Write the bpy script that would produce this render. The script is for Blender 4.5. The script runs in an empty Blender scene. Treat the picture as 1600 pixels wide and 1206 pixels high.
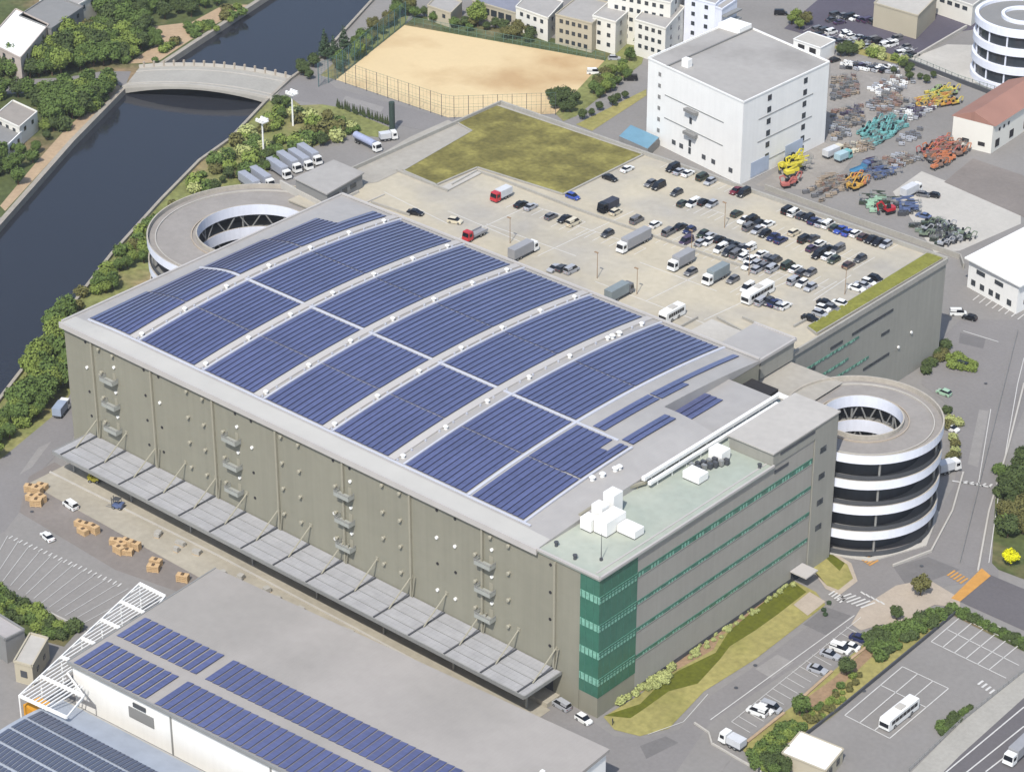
import bpy, math, random
from mathutils import Vector, Matrix
random.seed(7)
R = math.radians
scene = bpy.context.scene
COL = scene.collection
# ---------------------------------------------------------------- camera (fitted to the photograph)
PW, PH, FPX = 1600.0, 1206.0, 4164.11
CAM = Vector((281.570, -345.3286, 327.9493))
YAW, PIT = -0.7233573, 0.5109029
FW = Vector((math.sin(YAW)*math.cos(PIT), math.cos(YAW)*math.cos(PIT), -math.sin(PIT)))
RT = FW.cross(Vector((0, 0, 1))).normalized()
UP = RT.cross(FW)
cd = bpy.data.cameras.new('camera'); co = bpy.data.objects.new('camera', cd); COL.objects.link(co)
cd.sensor_fit = 'HORIZONTAL'; cd.sensor_width = 36.0; cd.lens = 36.0*FPX/PW
cd.clip_start = 5; cd.clip_end = 9000
co.matrix_world = Matrix(((RT.x, UP.x, -FW.x, CAM.x), (RT.y, UP.y, -FW.y, CAM.y), (RT.z, UP.z, -FW.z, CAM.z), (0, 0, 0, 1)))
scene.camera = co

def g(u, v, z=0.0):
    """point of the place at height z that the photograph shows at pixel u, v"""
    d = FW + RT*((u-PW/2)/FPX) - UP*((v-PH/2)/FPX)
    t = (z-CAM.z)/d.z
    return CAM + d*t
def g2(u, v, z=0.0):
    q = g(u, v, z); return (q.x, q.y)
def G(pts, z=0.0): return [g2(u, v, z) for u, v in pts]

# ---------------------------------------------------------------- world, sun
EL, AZX, AZY = 52.0, 0.42, -0.907
w = bpy.data.worlds.new("World"); scene.world = w; w.use_nodes = True
nt = w.node_tree; bg = nt.nodes['Background']
sky = nt.nodes.new('ShaderNodeTexSky'); sky.sky_type = 'NISHITA'; sky.sun_disc = False
sky.sun_elevation = R(EL); sky.sun_rotation = math.atan2(AZX, AZY)
sky.air_density = 1.0; sky.dust_density = 1.5; sky.ozone_density = 1.0
nt.links.new(sky.outputs[0], bg.inputs[0]); bg.inputs[1].default_value = 0.15
sl = bpy.data.lights.new('sun', 'SUN'); so = bpy.data.objects.new('sun', sl); COL.objects.link(so)
sl.energy = 3.6; sl.angle = R(0.6); sl.color = (1.0, 0.965, 0.91)
ts = Vector((AZX*math.cos(R(EL)), AZY*math.cos(R(EL)), math.sin(R(EL)))).normalized()
so.rotation_euler = ts.to_track_quat('Z', 'Y').to_euler(); so.location = (0, -50, 300)
scene.view_settings.view_transform = 'Standard'; scene.view_settings.look = 'None'
scene.view_settings.gamma = 1; scene.view_settings.exposure = 0.42
scene.cycles.max_bounces = 6

# ---------------------------------------------------------------- materials
def lin(c): return tuple(((x/255.0+0.055)/1.055)**2.4 if x > 10 else x/255/12.92 for x in c)
MK = {}
def mat(name, rgb, rough=0.8, amt=0.10, sc=0.25, k=0.66, metal=0.0, spec=0.3, stripe=None, bump=0.0, rgb2=None, fine=None, streak=0.0):
    """procedural material: base colour, broad patches, fine grain, optional stripes"""
    if name in MK: return MK[name]
    m = bpy.data.materials.new(name); m.use_nodes = True
    n = m.node_tree; b = n.nodes['Principled BSDF']; L = n.links.new
    c = tuple(min(0.82, x*k) for x in lin(rgb))
    tc = n.nodes.new('ShaderNodeTexCoord')
    n1 = n.nodes.new('ShaderNodeTexNoise'); n1.inputs['Scale'].default_value = sc; n1.inputs['Detail'].default_value = 6; n1.inputs['Roughness'].default_value = 0.65
    L(tc.outputs['Object'], n1.inputs['Vector'])
    mr = n.nodes.new('ShaderNodeMapRange'); mr.inputs[1].default_value = 0.3; mr.inputs[2].default_value = 0.7
    mr.inputs[3].default_value = 1-amt; mr.inputs[4].default_value = 1+amt
    L(n1.outputs['Fac'], mr.inputs[0])
    cur = mr.outputs[0]
    if fine:
        n2 = n.nodes.new('ShaderNodeTexNoise'); n2.inputs['Scale'].default_value = fine[0]; n2.inputs['Detail'].default_value = 3
        L(tc.outputs['Object'], n2.inputs['Vector'])
        m2 = n.nodes.new('ShaderNodeMapRange'); m2.inputs[1].default_value = 0.3; m2.inputs[2].default_value = 0.7
        m2.inputs[3].default_value = 1-fine[1]; m2.inputs[4].default_value = 1+fine[1]
        L(n2.outputs['Fac'], m2.inputs[0])
        mm = n.nodes.new('ShaderNodeMath'); mm.operation = 'MULTIPLY'; L(cur, mm.inputs[0]); L(m2.outputs[0], mm.inputs[1]); cur = mm.outputs[0]
    if streak:   # rain streaks that run down the wall
        mp = n.nodes.new('ShaderNodeMapping'); mp.inputs['Scale'].default_value = (0.9, 0.9, 0.035); L(tc.outputs['Object'], mp.inputs[0])
        n4 = n.nodes.new('ShaderNodeTexNoise'); n4.inputs['Scale'].default_value = 1.0; n4.inputs['Detail'].default_value = 4; L(mp.outputs[0], n4.inputs['Vector'])
        m4 = n.nodes.new('ShaderNodeMapRange'); m4.inputs[1].default_value = 0.35; m4.inputs[2].default_value = 0.7; m4.inputs[3].default_value = 1+streak*.5; m4.inputs[4].default_value = 1-streak
        L(n4.outputs['Fac'], m4.inputs[0]); mm = n.nodes.new('ShaderNodeMath'); mm.operation = 'MULTIPLY'; L(cur, mm.inputs[0]); L(m4.outputs[0], mm.inputs[1]); cur = mm.outputs[0]
    if stripe:   # (axis, period, duty, factor)
        for st in (stripe if isinstance(stripe, list) else [stripe]):
            ax, per, duty, fac = st
            sx = n.nodes.new('ShaderNodeSeparateXYZ'); L(tc.outputs['Object'], sx.inputs[0])
            dv = n.nodes.new('ShaderNodeMath'); dv.operation = 'DIVIDE'; L(sx.outputs['XYZ'.index(ax)], dv.inputs[0]); dv.inputs[1].default_value = per
            fr = n.nodes.new('ShaderNodeMath'); fr.operation = 'FRACT'; L(dv.outputs[0], fr.inputs[0])
            lt = n.nodes.new('ShaderNodeMath'); lt.operation = 'LESS_THAN'; L(fr.outputs[0], lt.inputs[0]); lt.inputs[1].default_value = duty
            ma = n.nodes.new('ShaderNodeMath'); ma.operation = 'MULTIPLY_ADD'; L(lt.outputs[0], ma.inputs[0]); ma.inputs[1].default_value = fac-1; ma.inputs[2].default_value = 1
            mm = n.nodes.new('ShaderNodeMath'); mm.operation = 'MULTIPLY'; L(cur, mm.inputs[0]); L(ma.outputs[0], mm.inputs[1]); cur = mm.outputs[0]
    base = n.nodes.new('ShaderNodeRGB'); base.outputs[0].default_value = (*c, 1); col = base.outputs[0]
    if rgb2:     # (rgb, scale, lo, hi)
        n3 = n.nodes.new('ShaderNodeTexNoise'); n3.inputs['Scale'].default_value = rgb2[1]; n3.inputs['Detail'].default_value = 5
        L(tc.outputs['Object'], n3.inputs['Vector'])
        m3 = n.nodes.new('ShaderNodeMapRange'); m3.inputs[1].default_value = rgb2[2]; m3.inputs[2].default_value = rgb2[3]; L(n3.outputs['Fac'], m3.inputs[0])
        mx = n.nodes.new('ShaderNodeMix'); mx.data_type = 'RGBA'; L(m3.outputs[0], mx.inputs[0]); L(col, mx.inputs[6])
        mx.inputs[7].default_value = (*tuple(min(0.85, x*k) for x in lin(rgb2[0])), 1); col = mx.outputs[2]
    sc_ = n.nodes.new('ShaderNodeVectorMath'); sc_.operation = 'SCALE'; L(col, sc_.inputs[0]); L(cur, sc_.inputs['Scale'])
    L(sc_.outputs[0], b.inputs['Base Color'])
    b.inputs['Roughness'].default_value = rough; b.inputs['Metallic'].default_value = metal
    b.inputs['Specular IOR Level'].default_value = spec
    if bump:
        bp = n.nodes.new('ShaderNodeBump'); bp.inputs['Strength'].default_value = bump; bp.inputs['Distance'].default_value = 0.3
        L(n1.outputs['Fac'], bp.inputs['Height']); L(bp.outputs[0], b.inputs['Normal'])
    MK[name] = m; return m

M_ground = mat('ground_asphalt', (152, 148, 143), 0.9, 0.10, 0.03, fine=(0.9, 0.05))
M_road = mat('road_asphalt', (146, 142, 139), 0.9, 0.08, 0.05, fine=(1.2, 0.05))
M_roaddk = mat('dark_asphalt', (114, 110, 111), 0.9, 0.08, 0.05, fine=(1.2, 0.06))
M_brown = mat('worn_brown_asphalt', (144, 136, 129), 0.9, 0.12, 0.06, fine=(0.8, 0.06))
M_yard = mat('oily_yard', (166, 160, 152), 0.9, 0.16, 0.08, fine=(0.8, 0.08))
M_apron = mat('dock_concrete', (186, 178, 160), 0.9, 0.12, 0.08, fine=(0.7, 0.07))
M_pale = mat('pale_concrete', (205, 200, 190), 0.85, 0.08, 0.08, fine=(0.8, 0.04))
M_conc = mat('concrete', (182, 178, 168), 0.85, 0.08, 0.15, fine=(1.2, 0.05))
M_deck = mat('deck_concrete', (206, 196, 173), 0.9, 0.09, 0.05, fine=(0.55, 0.05), rgb2=((188, 182, 170), 0.035, 0.45, 0.65))
M_deckgrey = mat('driveway_concrete', (184, 178, 166), 0.9, 0.10, 0.08, fine=(0.6, 0.06))
M_paint = mat('white_marking_paint', (228, 226, 220), 0.7, 0.10, 0.6)
M_orangep = mat('orange_marking', (216, 160, 84), 0.8, 0.12, 0.5)
M_sand = mat('sand', (236, 211, 164), 0.95, 0.03, 0.05, fine=(0.6, 0.02), rgb2=((205, 172, 126), 0.028, 0.5, 0.68))
M_lawn = mat('mown_grass', (172, 163, 100), 0.95, 0.14, 0.14, fine=(0.7, 0.16), rgb2=((140, 138, 76), 0.07, 0.45, 0.68))
M_moss = mat('dark_green_groundcover', (104, 108, 30), 0.95, 0.16, 0.2, fine=(1.1, 0.18))
M_rgreen = mat('rooftop_sedum', (120, 113, 60), 0.95, 0.24, 0.22, fine=(0.8, 0.22), rgb2=((152, 144, 78), 0.12, 0.42, 0.62), bump=0.4)
M_strip = mat('rooftop_grass_strip', (140, 140, 62), 0.95, 0.15, 0.3, fine=(1.2, 0.12))
M_bank = mat('grassy_bank', (140, 144, 86), 0.95, 0.2, 0.10, fine=(0.6, 0.24), rgb2=((160, 142, 104), 0.05, 0.5, 0.7))
M_park = mat('park_ground', (92, 102, 58), 0.95, 0.2, 0.08, fine=(0.6, 0.24), rgb2=((150, 128, 98), 0.04, 0.52, 0.7))
M_path = mat('earth_path', (196, 170, 138), 0.95, 0.10, 0.1, fine=(0.8, 0.08))
M_soil = mat('planting_soil', (168, 140, 110), 0.95, 0.15, 0.3, fine=(1.2, 0.1))
M_pink = mat('pink_paving', (194, 180, 162), 0.9, 0.08, 0.2, fine=(1.5, 0.05))
M_quay = mat('quay_concrete', (178, 170, 156), 0.9, 0.12, 0.2, fine=(1.0, 0.08))
M_wallg = mat('olive_grey_panel', (156, 153, 136), 0.7, streak=0.05, amt=0.06, sc=0.05, fine=(0.5, 0.02), stripe=[('X', 1.72, 0.03, 0.93), ('Z', 3.33, 0.012, 0.92)])
M_wallo = mat('warm_grey_office_panel', (176, 172, 163), 0.65, 0.06, 0.05, streak=0.04, fine=(0.5, 0.02), stripe=[('Y', 1.6, 0.03, 0.94), ('Z', 1.66, 0.02, 0.95)])
M_wallw = mat('wing_panel', (168, 166, 156), 0.7, 0.06, 0.05, streak=0.05, fine=(0.5, 0.02), stripe=[('Y', 2.0, 0.03, 0.94), ('Z', 3.33, 0.012, 0.94)])
M_roof = mat('ribbed_steel_roof', (186, 182, 177), 0.55, 0.07, 0.05, fine=(0.35, 0.04), stripe=('X', 0.6, 0.12, 0.93), spec=0.4)
M_trim = mat('pale_metal_trim', (205, 200, 194), 0.6, 0.04, 0.2)
M_trimw = mat('bluish_white_gutter', (214, 216, 224), 0.5, 0.04, 0.2)
M_off = mat('pale_green_roof_membrane', (196, 200, 184), 0.85, 0.07, 0.07, fine=(0.6, 0.05), rgb2=((182, 190, 176), 0.06, 0.4, 0.6))
M_pent = mat('light_roof_slab', (200, 195, 187), 0.85, 0.06, 0.1, fine=(0.6, 0.04))
M_white = mat('white_paint', (246, 245, 240), 0.6, 0.03, 0.2, k=0.8, streak=0.03)
M_whiteb = mat('cool_white_paint', (226, 229, 238), 0.55, 0.05, 0.2, k=0.88, streak=0.04)
M_cream = mat('cream_wall', (236, 233, 222), 0.8, 0.04, 0.1, k=0.76)
M_beige = mat('beige_wall', (204, 194, 170), 0.8, 0.05, 0.1)
M_grey = mat('mid_grey', (150, 149, 146), 0.8, 0.06, 0.3)
M_groof = mat('grey_flat_roof', (184, 180, 174), 0.85, 0.06, 0.06, fine=(0.5, 0.04), rgb2=((166, 162, 156), 0.045, 0.5, 0.68))
M_fgroof = mat('grey_seam_roof', (182, 176, 169), 0.7, 0.06, 0.04, fine=(0.5, 0.03), rgb2=((170, 165, 158), 0.03, 0.45, 0.65), stripe=('X', 0.9, 0.1, 0.96))
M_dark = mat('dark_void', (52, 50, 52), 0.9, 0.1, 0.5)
M_dkgrey = mat('dark_grey_metal', (88, 90, 94), 0.6, 0.08, 0.4)
M_steel = mat('galvanised_steel', (176, 176, 172), 0.45, 0.06, 0.4, metal=0.3)
M_canopy = mat('canopy_sheet', (184, 183, 183), 0.5, 0.12, 0.3, stripe=[('X', 1.03, 0.09, 0.84), ('Y', 1.45, 0.08, 0.88)], spec=0.4)
M_tile = mat('red_brown_roof', (176, 132, 116), 0.85, 0.08, 0.1, stripe=('Y', 1.0, 0.15, 0.9))
M_hood = mat('vent_hood', (172, 167, 148), 0.6, 0.05, 0.5)
M_black = mat('black_rubber', (38, 38, 40), 0.7, 0.1, 1.0)
M_trunk = mat('tree_bark', (112, 92, 70), 0.95, 0.2, 1.5)
M_wood = mat('pallet_wood', (218, 184, 138), 0.9, 0.16, 1.2)
M_cone = mat('concrete_block', (190, 186, 176), 0.9, 0.08, 0.4)
M_net = mat('green_net_mesh', (110, 140, 126), 0.9, 0.1, 0.3)
def glassmat(name, rgb, rough=0.12, k=0.66, amt=0.2, sc=0.4, spec=0.5):
    return mat(name, rgb, rough, amt, sc, k=k, spec=spec)
M_win = glassmat('window_glass', (62, 68, 74))
M_green = glassmat('green_glazing', (66, 120, 100), 0.25, amt=0.12)
M_greenl = glassmat('pale_green_glazing', (140, 196, 174), 0.25, amt=0.3, sc=1.5)
M_greend = glassmat('teal_ribbon_glass', (84, 134, 118), 0.2, amt=0.35, sc=0.9)
M_cglass = glassmat('car_glass', (30, 34, 42), 0.08)
def solar(name, rgb, k=0.66):
    return mat(name, rgb, 0.28, 0.10, 0.05, fine=(0.55, 0.10), k=k, spec=0.5, stripe=[('Y', 1.65, 0.06, 1.4), ('X', 5.1, 0.3, 1.10)])  # broad noise puts the uneven glare of the panels into the cell colour
M_sol = solar('blue_solar_cells', (92, 99, 138))
M_solF = solar('blue_solar_cells_near', (94, 101, 142))
M_sol2 = mat('dark_solar_cells', (92, 98, 116), 0.3, 0.06, 0.1, spec=0.5, stripe=[('Y', 1.0, 0.08, 1.3)])
M_solb = mat('solar_panel_back', (60, 64, 92), 0.6, 0.1, 0.5)
def leafmat(name, rgb, k=0.76):
    m = mat(name, rgb, 0.85, 0.20, 0.7, k=k, spec=0.15, fine=(0.25, 0.14)); return m
LEAF = {'dark': leafmat('dark_leaves', (84, 98, 58)), 'mid': leafmat('mid_green_leaves', (98, 118, 62)),
        'yel': leafmat('yellow_green_leaves', (126, 142, 70)), 'brn': leafmat('olive_brown_leaves', (112, 110, 66)),
        'pale': leafmat('pale_green_leaves', (176, 182, 118)), 'blue': leafmat('bluish_conifer_leaves', (70, 88, 62)),
        'hot': leafmat('bright_yellow_leaves', (236, 232, 30))}
PAINT = {}
def paint(c):
    P = {'white': (244, 244, 240), 'silver': (176, 178, 182), 'grey': (116, 116, 118), 'black': (26, 26, 30), 'navy': (44, 52, 92),
         'blue': (60, 84, 168), 'brown': (84, 64, 60), 'dark red': (118, 40, 50), 'dark green': (60, 70, 56), 'dark grey': (74, 76, 80),
         'beige': (222, 212, 186), 'purple': (76, 62, 88), 'red': (196, 50, 58), 'turquoise': (122, 184, 180), 'orange': (206, 130, 88),
         'yellow': (220, 200, 90), 'lime': (158, 184, 118), 'rust': (146, 118, 104), 'tan': (168, 152, 132), 'slate': (96, 112, 150), 'sage': (128, 142, 122),
         'bright yellow': (226, 212, 70), 'coral': (192, 112, 104), 'gold': (220, 174, 84), 'pale green': (170, 204, 176)}
    return mat(c.replace(' ', '_')+'_car_paint', P[c], 0.3, 0.02, 0.5, k=0.75, spec=0.5)

# ---------------------------------------------------------------- mesh building
class MB:
    def __init__(s): s.v = []; s.f = []; s.m = []
    def add(s, vs, fs, mi=0):
        o = len(s.v); s.v += [tuple(x) for x in vs]
        for f in fs: s.f.append([i+o for i in f]); s.m.append(mi)
        return s
    def box(s, x0, x1, y0, y1, z0, z1, mi=0, skip=()):
        v = [(x0,y0,z0),(x1,y0,z0),(x1,y1,z0),(x0,y1,z0),(x0,y0,z1),(x1,y0,z1),(x1,y1,z1),(x0,y1,z1)]
        return s.add(v, [(0,3,2,1),(4,5,6,7),(0,1,5,4),(1,2,6,5),(2,3,7,6),(3,0,4,7)], mi)
    def prism(s, poly, z0, z1, mi=0, top=True, bottom=True):
        a = sum(poly[i][0]*poly[(i+1)%len(poly)][1]-poly[(i+1)%len(poly)][0]*poly[i][1] for i in range(len(poly)))
        if a < 0: poly = poly[::-1]
        n = len(poly); v = [(x, y, z0) for x, y in poly]+[(x, y, z1) for x, y in poly]
        f = [(i, (i+1)%n, n+(i+1)%n, n+i) for i in range(n)]
        if top: f.append(tuple(range(n, 2*n)))
        if bottom: f.append(tuple(range(n-1, -1, -1)))
        return s.add(v, f, mi)
    def loft(s, A, B, mi=0, caps=True):   # two equal rings of 3-D points
        n = len(A); f = [(i, (i+1)%n, n+(i+1)%n, n+i) for i in range(n)]
        if caps: f += [tuple(range(n-1, -1, -1)), tuple(range(n, 2*n))]
        return s.add(list(A)+list(B), f, mi)
    def cyl(s, c, r, z0, z1, n=12, mi=0, r1=None):
        r1 = r if r1 is None else r1
        A = [(c[0]+r*math.cos(2*math.pi*i/n), c[1]+r*math.sin(2*math.pi*i/n), z0) for i in range(n)]
        B = [(c[0]+r1*math.cos(2*math.pi*i/n), c[1]+r1*math.sin(2*math.pi*i/n), z1) for i in range(n)]
        return s.loft(A, B, mi)
    def tube(s, p, q, r, n=6, mi=0, r1=None):
        p = Vector(p); q = Vector(q); d = (q-p).normalized(); r1 = r if r1 is None else r1
        a = d.cross(Vector((0, 0, 1)) if abs(d.z) < 0.95 else Vector((1, 0, 0))).normalized(); b = d.cross(a)
        A = [p+a*r*math.cos(2*math.pi*i/n)+b*r*math.sin(2*math.pi*i/n) for i in range(n)]
        B = [q+a*r1*math.cos(2*math.pi*i/n)+b*r1*math.sin(2*math.pi*i/n) for i in range(n)]
        return s.loft(A, B, mi)
    def beam(s, p, q, w, h, mi=0):        # rectangular bar, w horizontally, h vertically
        p = Vector(p); q = Vector(q); d = (q-p).normalized(); a = d.cross(Vector((0, 0, 1)))
        a = a.normalized() if a.length > 1e-3 else Vector((1, 0, 0)); b = a.cross(d).normalized()
        o = [a*w/2+b*h/2, a*-w/2+b*h/2, a*-w/2-b*h/2, a*w/2-b*h/2]
        return s.loft([p+x for x in o], [q+x for x in o], mi)
    def wheel(s, x, y, r, wd, n=12, mi=0):
        A = [(x+r*math.cos(2*math.pi*i/n), y-wd/2, r+r*math.sin(2*math.pi*i/n)) for i in range(n)]
        B = [(a[0], y+wd/2, a[2]) for a in A]
        return s.loft(A, B, mi)
    def ring(s, c, r0, r1, z0, z1, a0=0, a1=2*math.pi, n=72, mi=0, side=None):
        full = abs(a1-a0-2*math.pi) < 1e-6
        m = n if full else n+1
        v = []
        for i in range(m):
            a = a0+(a1-a0)*i/n; ca, sa = math.cos(a), math.sin(a)
            v += [(c[0]+r0*ca, c[1]+r0*sa, z0), (c[0]+r1*ca, c[1]+r1*sa, z0), (c[0]+r1*ca, c[1]+r1*sa, z1), (c[0]+r0*ca, c[1]+r0*sa, z1)]
        f = []
        for i in range(n):
            j = (i+1) % m if full else i+1
            for k in range(4):
                l = (k+1) % 4; f.append((4*i+k, 4*j+k, 4*j+l, 4*i+l))
        if not full: f += [(0, 1, 2, 3), (4*n+3, 4*n+2, 4*n+1, 4*n)]
        k0 = len(s.f); s.add(v, f, mi)
        if side:
            for i in range(4*n): s.m[k0+i] = side[i % 4]
        return s
    def mesh(s, name, mats, off=(0, 0, 0)):
        me = bpy.data.meshes.new(name)
        me.from_pydata([(x-off[0], y-off[1], z-off[2]) for x, y, z in s.v], [], s.f)
        for m in (mats if isinstance(mats, (list, tuple)) else [mats]): me.materials.append(m)
        me.polygons.foreach_set('material_index', s.m)
        me.update(); return me
    def build(s, name, mats, parent=None, kind=None):
        off = (0, 0, 0)
        if parent is not None:
            off = WLOC[parent.name]
        me = s.mesh(name, mats, off)
        o = bpy.data.objects.new(name, me); COL.objects.link(o)
        if parent is not None: o.parent = parent
        WLOC[o.name] = tuple(off)
        if kind: o['kind'] = kind
        return o
WLOC = {}
def thing(name, label, cat, loc=(0, 0, 0), group=None, rotz=0):
    o = bpy.data.objects.new(name, None); COL.objects.link(o)
    o.location = loc; o.rotation_euler = (0, 0, rotz); o.empty_display_size = 0.5
    o['label'] = label; o['category'] = cat
    if group: o['group'] = group
    WLOC[o.name] = tuple(loc); return o
def tag(o, label, cat, group=None):
    o['label'] = label; o['category'] = cat
    if group: o['group'] = group
    return o
def inst(me, name, parent, loc, rot=(0, 0, 0), scale=None):
    """an individual part that shares its mesh with its like; loc is in world space"""
    o = bpy.data.objects.new(name, me); COL.objects.link(o); o.parent = parent
    off = WLOC[parent.name]; o.location = (loc[0]-off[0], loc[1]-off[1], loc[2]-off[2]); o.rotation_euler = rot
    if scale: o.scale = scale
    WLOC[o.name] = tuple(loc); return o
KIDS = {}
def copy_tree(o, parent=None):
    c = o.copy(); COL.objects.link(c)
    if parent is not None: c.parent = parent
    for ch in KIDS.get(o.name, []): copy_tree(ch, c)
    return c
def reg(o):
    for ch in o.children: KIDS.setdefault(o.name, []).append(ch); reg(ch)
USED = set()
def place(proto, loc, rotz, label, cat, group=None, scale=None):
    if proto.name not in USED: USED.add(proto.name); o = proto
    else: o = copy_tree(proto)
    o.location = loc; o.rotation_euler = (0, 0, rotz)
    if scale: o.scale = scale
    o['label'] = label; o['category'] = cat
    if group: o['group'] = group
    elif 'group' in o: del o['group']
    return o
def struct(name, mb, mats): return mb.build(name, mats, None, 'structure')
def sheet(name, pts, z, m, px=True):
    poly = G(pts, 0) if px else pts
    return struct(name, MB().prism(poly, z-0.02, z), m)
def inpoly(x, y, P):
    c = False; j = len(P)-1
    for i in range(len(P)):
        if (P[i][1] > y) != (P[j][1] > y) and x < (P[j][0]-P[i][0])*(y-P[i][1])/(P[j][1]-P[i][1])+P[i][0]: c = not c
        j = i
    return c
def lerp(a, b, t): return tuple(a[i]+(b[i]-a[i])*t for i in range(len(a)))
ORD = 'first second third fourth fifth sixth seventh eighth ninth tenth eleventh twelfth thirteenth fourteenth fifteenth sixteenth seventeenth eighteenth nineteenth twentieth'.split()

# ================================================================ THE SETTING
RB = [(8, 612), (172, 400), (250, 314), (310, 253), (358, 219), (412, 162), (452, 125), (500, 90), (575, 8)]
LB = [(8, 345), (116, 222), (199, 137), (250, 105), (398, 8)]
rb = G(RB); lb = G(LB)
def ext(P):
    a, b = P[0], P[1]; d = ((a[0]-b[0]), (a[1]-b[1])); L_ = math.hypot(*d); s = (a[0]+d[0]/L_*900, a[1]+d[1]/L_*900)
    a, b = P[-1], P[-2]; d = ((a[0]-b[0]), (a[1]-b[1])); L_ = math.hypot(*d); e = (a[0]+d[0]/L_*2600, a[1]+d[1]/L_*2600)
    return [s]+P+[e]
rbe, lbe = ext(rb), ext(lb)
gm = MB()
gm.add([(x, y, 0) for x, y in rbe]+[(3500, 3500, 0), (3500, -2500, 0), (rbe[0][0], -2500, 0)], [tuple(range(len(rbe)+2, -1, -1))])
gm.add([(x, y, 0) for x, y in lbe]+[(-3500, 3500, 0), (-3500, -2500, 0), (lbe[0][0], -2500, 0)], [tuple(range(len(lbe)+3))])
struct('ground', gm, M_ground)
# water
wm = bpy.data.materials.new('canal_water'); wm.use_nodes = True
n = wm.node_tree; b = n.nodes['Principled BSDF']
b.inputs['Base Color'].default_value = (0.020, 0.022, 0.028, 1); b.inputs['Roughness'].default_value = 0.10; b.inputs['IOR'].default_value = 1.33
tc = n.nodes.new('ShaderNodeTexCoord'); nz = n.nodes.new('ShaderNodeTexNoise'); nz.inputs['Scale'].default_value = 0.5; nz.inputs['Detail'].default_value = 4
bp = n.nodes.new('ShaderNodeBump'); bp.inputs['Strength'].default_value = 0.12; bp.inputs['Distance'].default_value = 0.25
n.links.new(tc.outputs['Object'], nz.inputs['Vector']); n.links.new(nz.outputs['Fac'], bp.inputs['Height']); n.links.new(bp.outputs[0], b.inputs['Normal'])
wp = rbe+lbe[::-1]
struct('canal_water', MB().add([(x, y, -1.6) for x, y in wp], [tuple(range(len(wp)))]), wm)
def bankwall(name, P, side, top, th, label):
    mb = MB()
    off = []
    for i in range(len(P)):
        a = P[max(0, i-1)]; c = P[min(len(P)-1, i+1)]; d = Vector((c[0]-a[0], c[1]-a[1])).normalized(); nn = Vector((-d.y, d.x))*side
        off.append((P[i][0]+nn.x*th, P[i][1]+nn.y*th))
    for i in range(len(P)-1):
        A = [(*P[i], -4), (*off[i], -4), (*off[i], top), (*P[i], top)]; B = [(*P[i+1], -4), (*off[i+1], -4), (*off[i+1], top), (*P[i+1], top)]
        mb.loft(A, B, 0, i in (0, len(P)-2))
    o = mb.build(name, M_quay); return tag(o, label, 'quay wall')
bankwall('quay_wall', rbe, -1, 0.9, 0.9, 'grey concrete flood wall along the near bank of the canal, beside the grassy slope')
bankwall('quay_wall', lbe, 1, 0.4, 1.6, 'concrete flood wall along the far bank of the canal, below the wooded park')

# ground zones
sheet('park', [(-60, 300), (8, 345), (116, 222), (199, 137), (250, 105), (398, 8), (470, -60), (-60, -160)], 0.03, M_park)
bank = [(8, 612), (172, 400), (250, 314), (310, 253), (358, 219), (412, 162), (436, 140), (470, 165), (520, 163), (610, 200), (590, 215), (545, 208), (440, 250), (395, 290), (330, 330), (260, 420), (110, 540), (112, 612), (95, 640), (8, 712), (-40, 760), (-60, 700)]
sheet('grassy_bank', bank, 0.03, M_bank)
sheet('bank_path', [(0, 322), (8, 330), (112, 216), (190, 140), (182, 128), (100, 205), (60, 250)], 0.05, M_path)
sheet('bank_path', [(200, 100), (245, 98), (330, 42), (392, 8), (350, 8), (300, 35), (240, 42), (225, 60), (250, 66)], 0.05, M_path)
sheet('park_road', [(-40, 128), (100, 122), (160, 112), (205, 112), (196, 135), (165, 132), (60, 145), (-40, 150)], 0.05, M_road)
sheet('riverside_road', [(452, 127), (480, 100), (525, 138), (700, 186), (800, 186), (720, 215), (640, 200), (530, 168), (430, 152)], 0.05, M_road)
sheet('sports_field', [(525, 125), (632, 40), (945, 95), (868, 178), (700, 184)], 0.06, M_sand)
sheet('field_verge', [(500, 118), (610, 22), (640, 22), (632, 40), (525, 125)], 0.04, M_bank)
sheet('planted_verge', [(632, 40), (650, 25), (700, 30), (960, 78), (945, 95)], 0.04, M_park)
sheet('shrub_bed', [(868, 178), (945, 95), (985, 62), (1010, 72), (1003, 100), (900, 182), (880, 190)], 0.07, M_bank)
sheet('courtyard_lawn', [(900, 195), (1010, 140), (1010, 150), (925, 205)], 0.07, M_lawn)
sheet('machine_yard', [(1286, 222), (1300, 90), (1345, 85), (1480, 130), (1400, 190), (1340, 240), (1290, 300), (1180, 290)], 0.04, M_yard)
sheet('car_park', [(1225, 45), (1290, -10), (1440, -20), (1560, 40), (1500, 50), (1430, 85), (1420, 92), (1330, 75)], 0.05, mat('fresh_dark_asphalt', (98, 93, 104), 0.9, 0.1, 0.06, fine=(1.0, 0.06)))
sheet('planted_verge', [(1300, 75), (1330, 62), (1425, 98), (1400, 100)], 0.09, M_lawn)
sheet('concrete_yard', [(1415, 95), (1480, 70), (1560, 72), (1560, 130), (1500, 130), (1470, 120)], 0.06, M_pale)
sheet('concrete_yard', [(1395, 300), (1440, 268), (1595, 330), (1595, 350), (1500, 392), (1460, 395)], 0.05, M_pale)
sheet('dirt_yard', [(1475, 285), (1520, 248), (1600, 275), (1640, 300), (1600, 340)], 0.06, M_brown)
sheet('left_road', [(-60, 760), (8, 712), (95, 640), (112, 612), (135, 640), (110, 690), (60, 740), (30, 800), (8, 830), (-60, 860)], 0.05, M_road)
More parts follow.
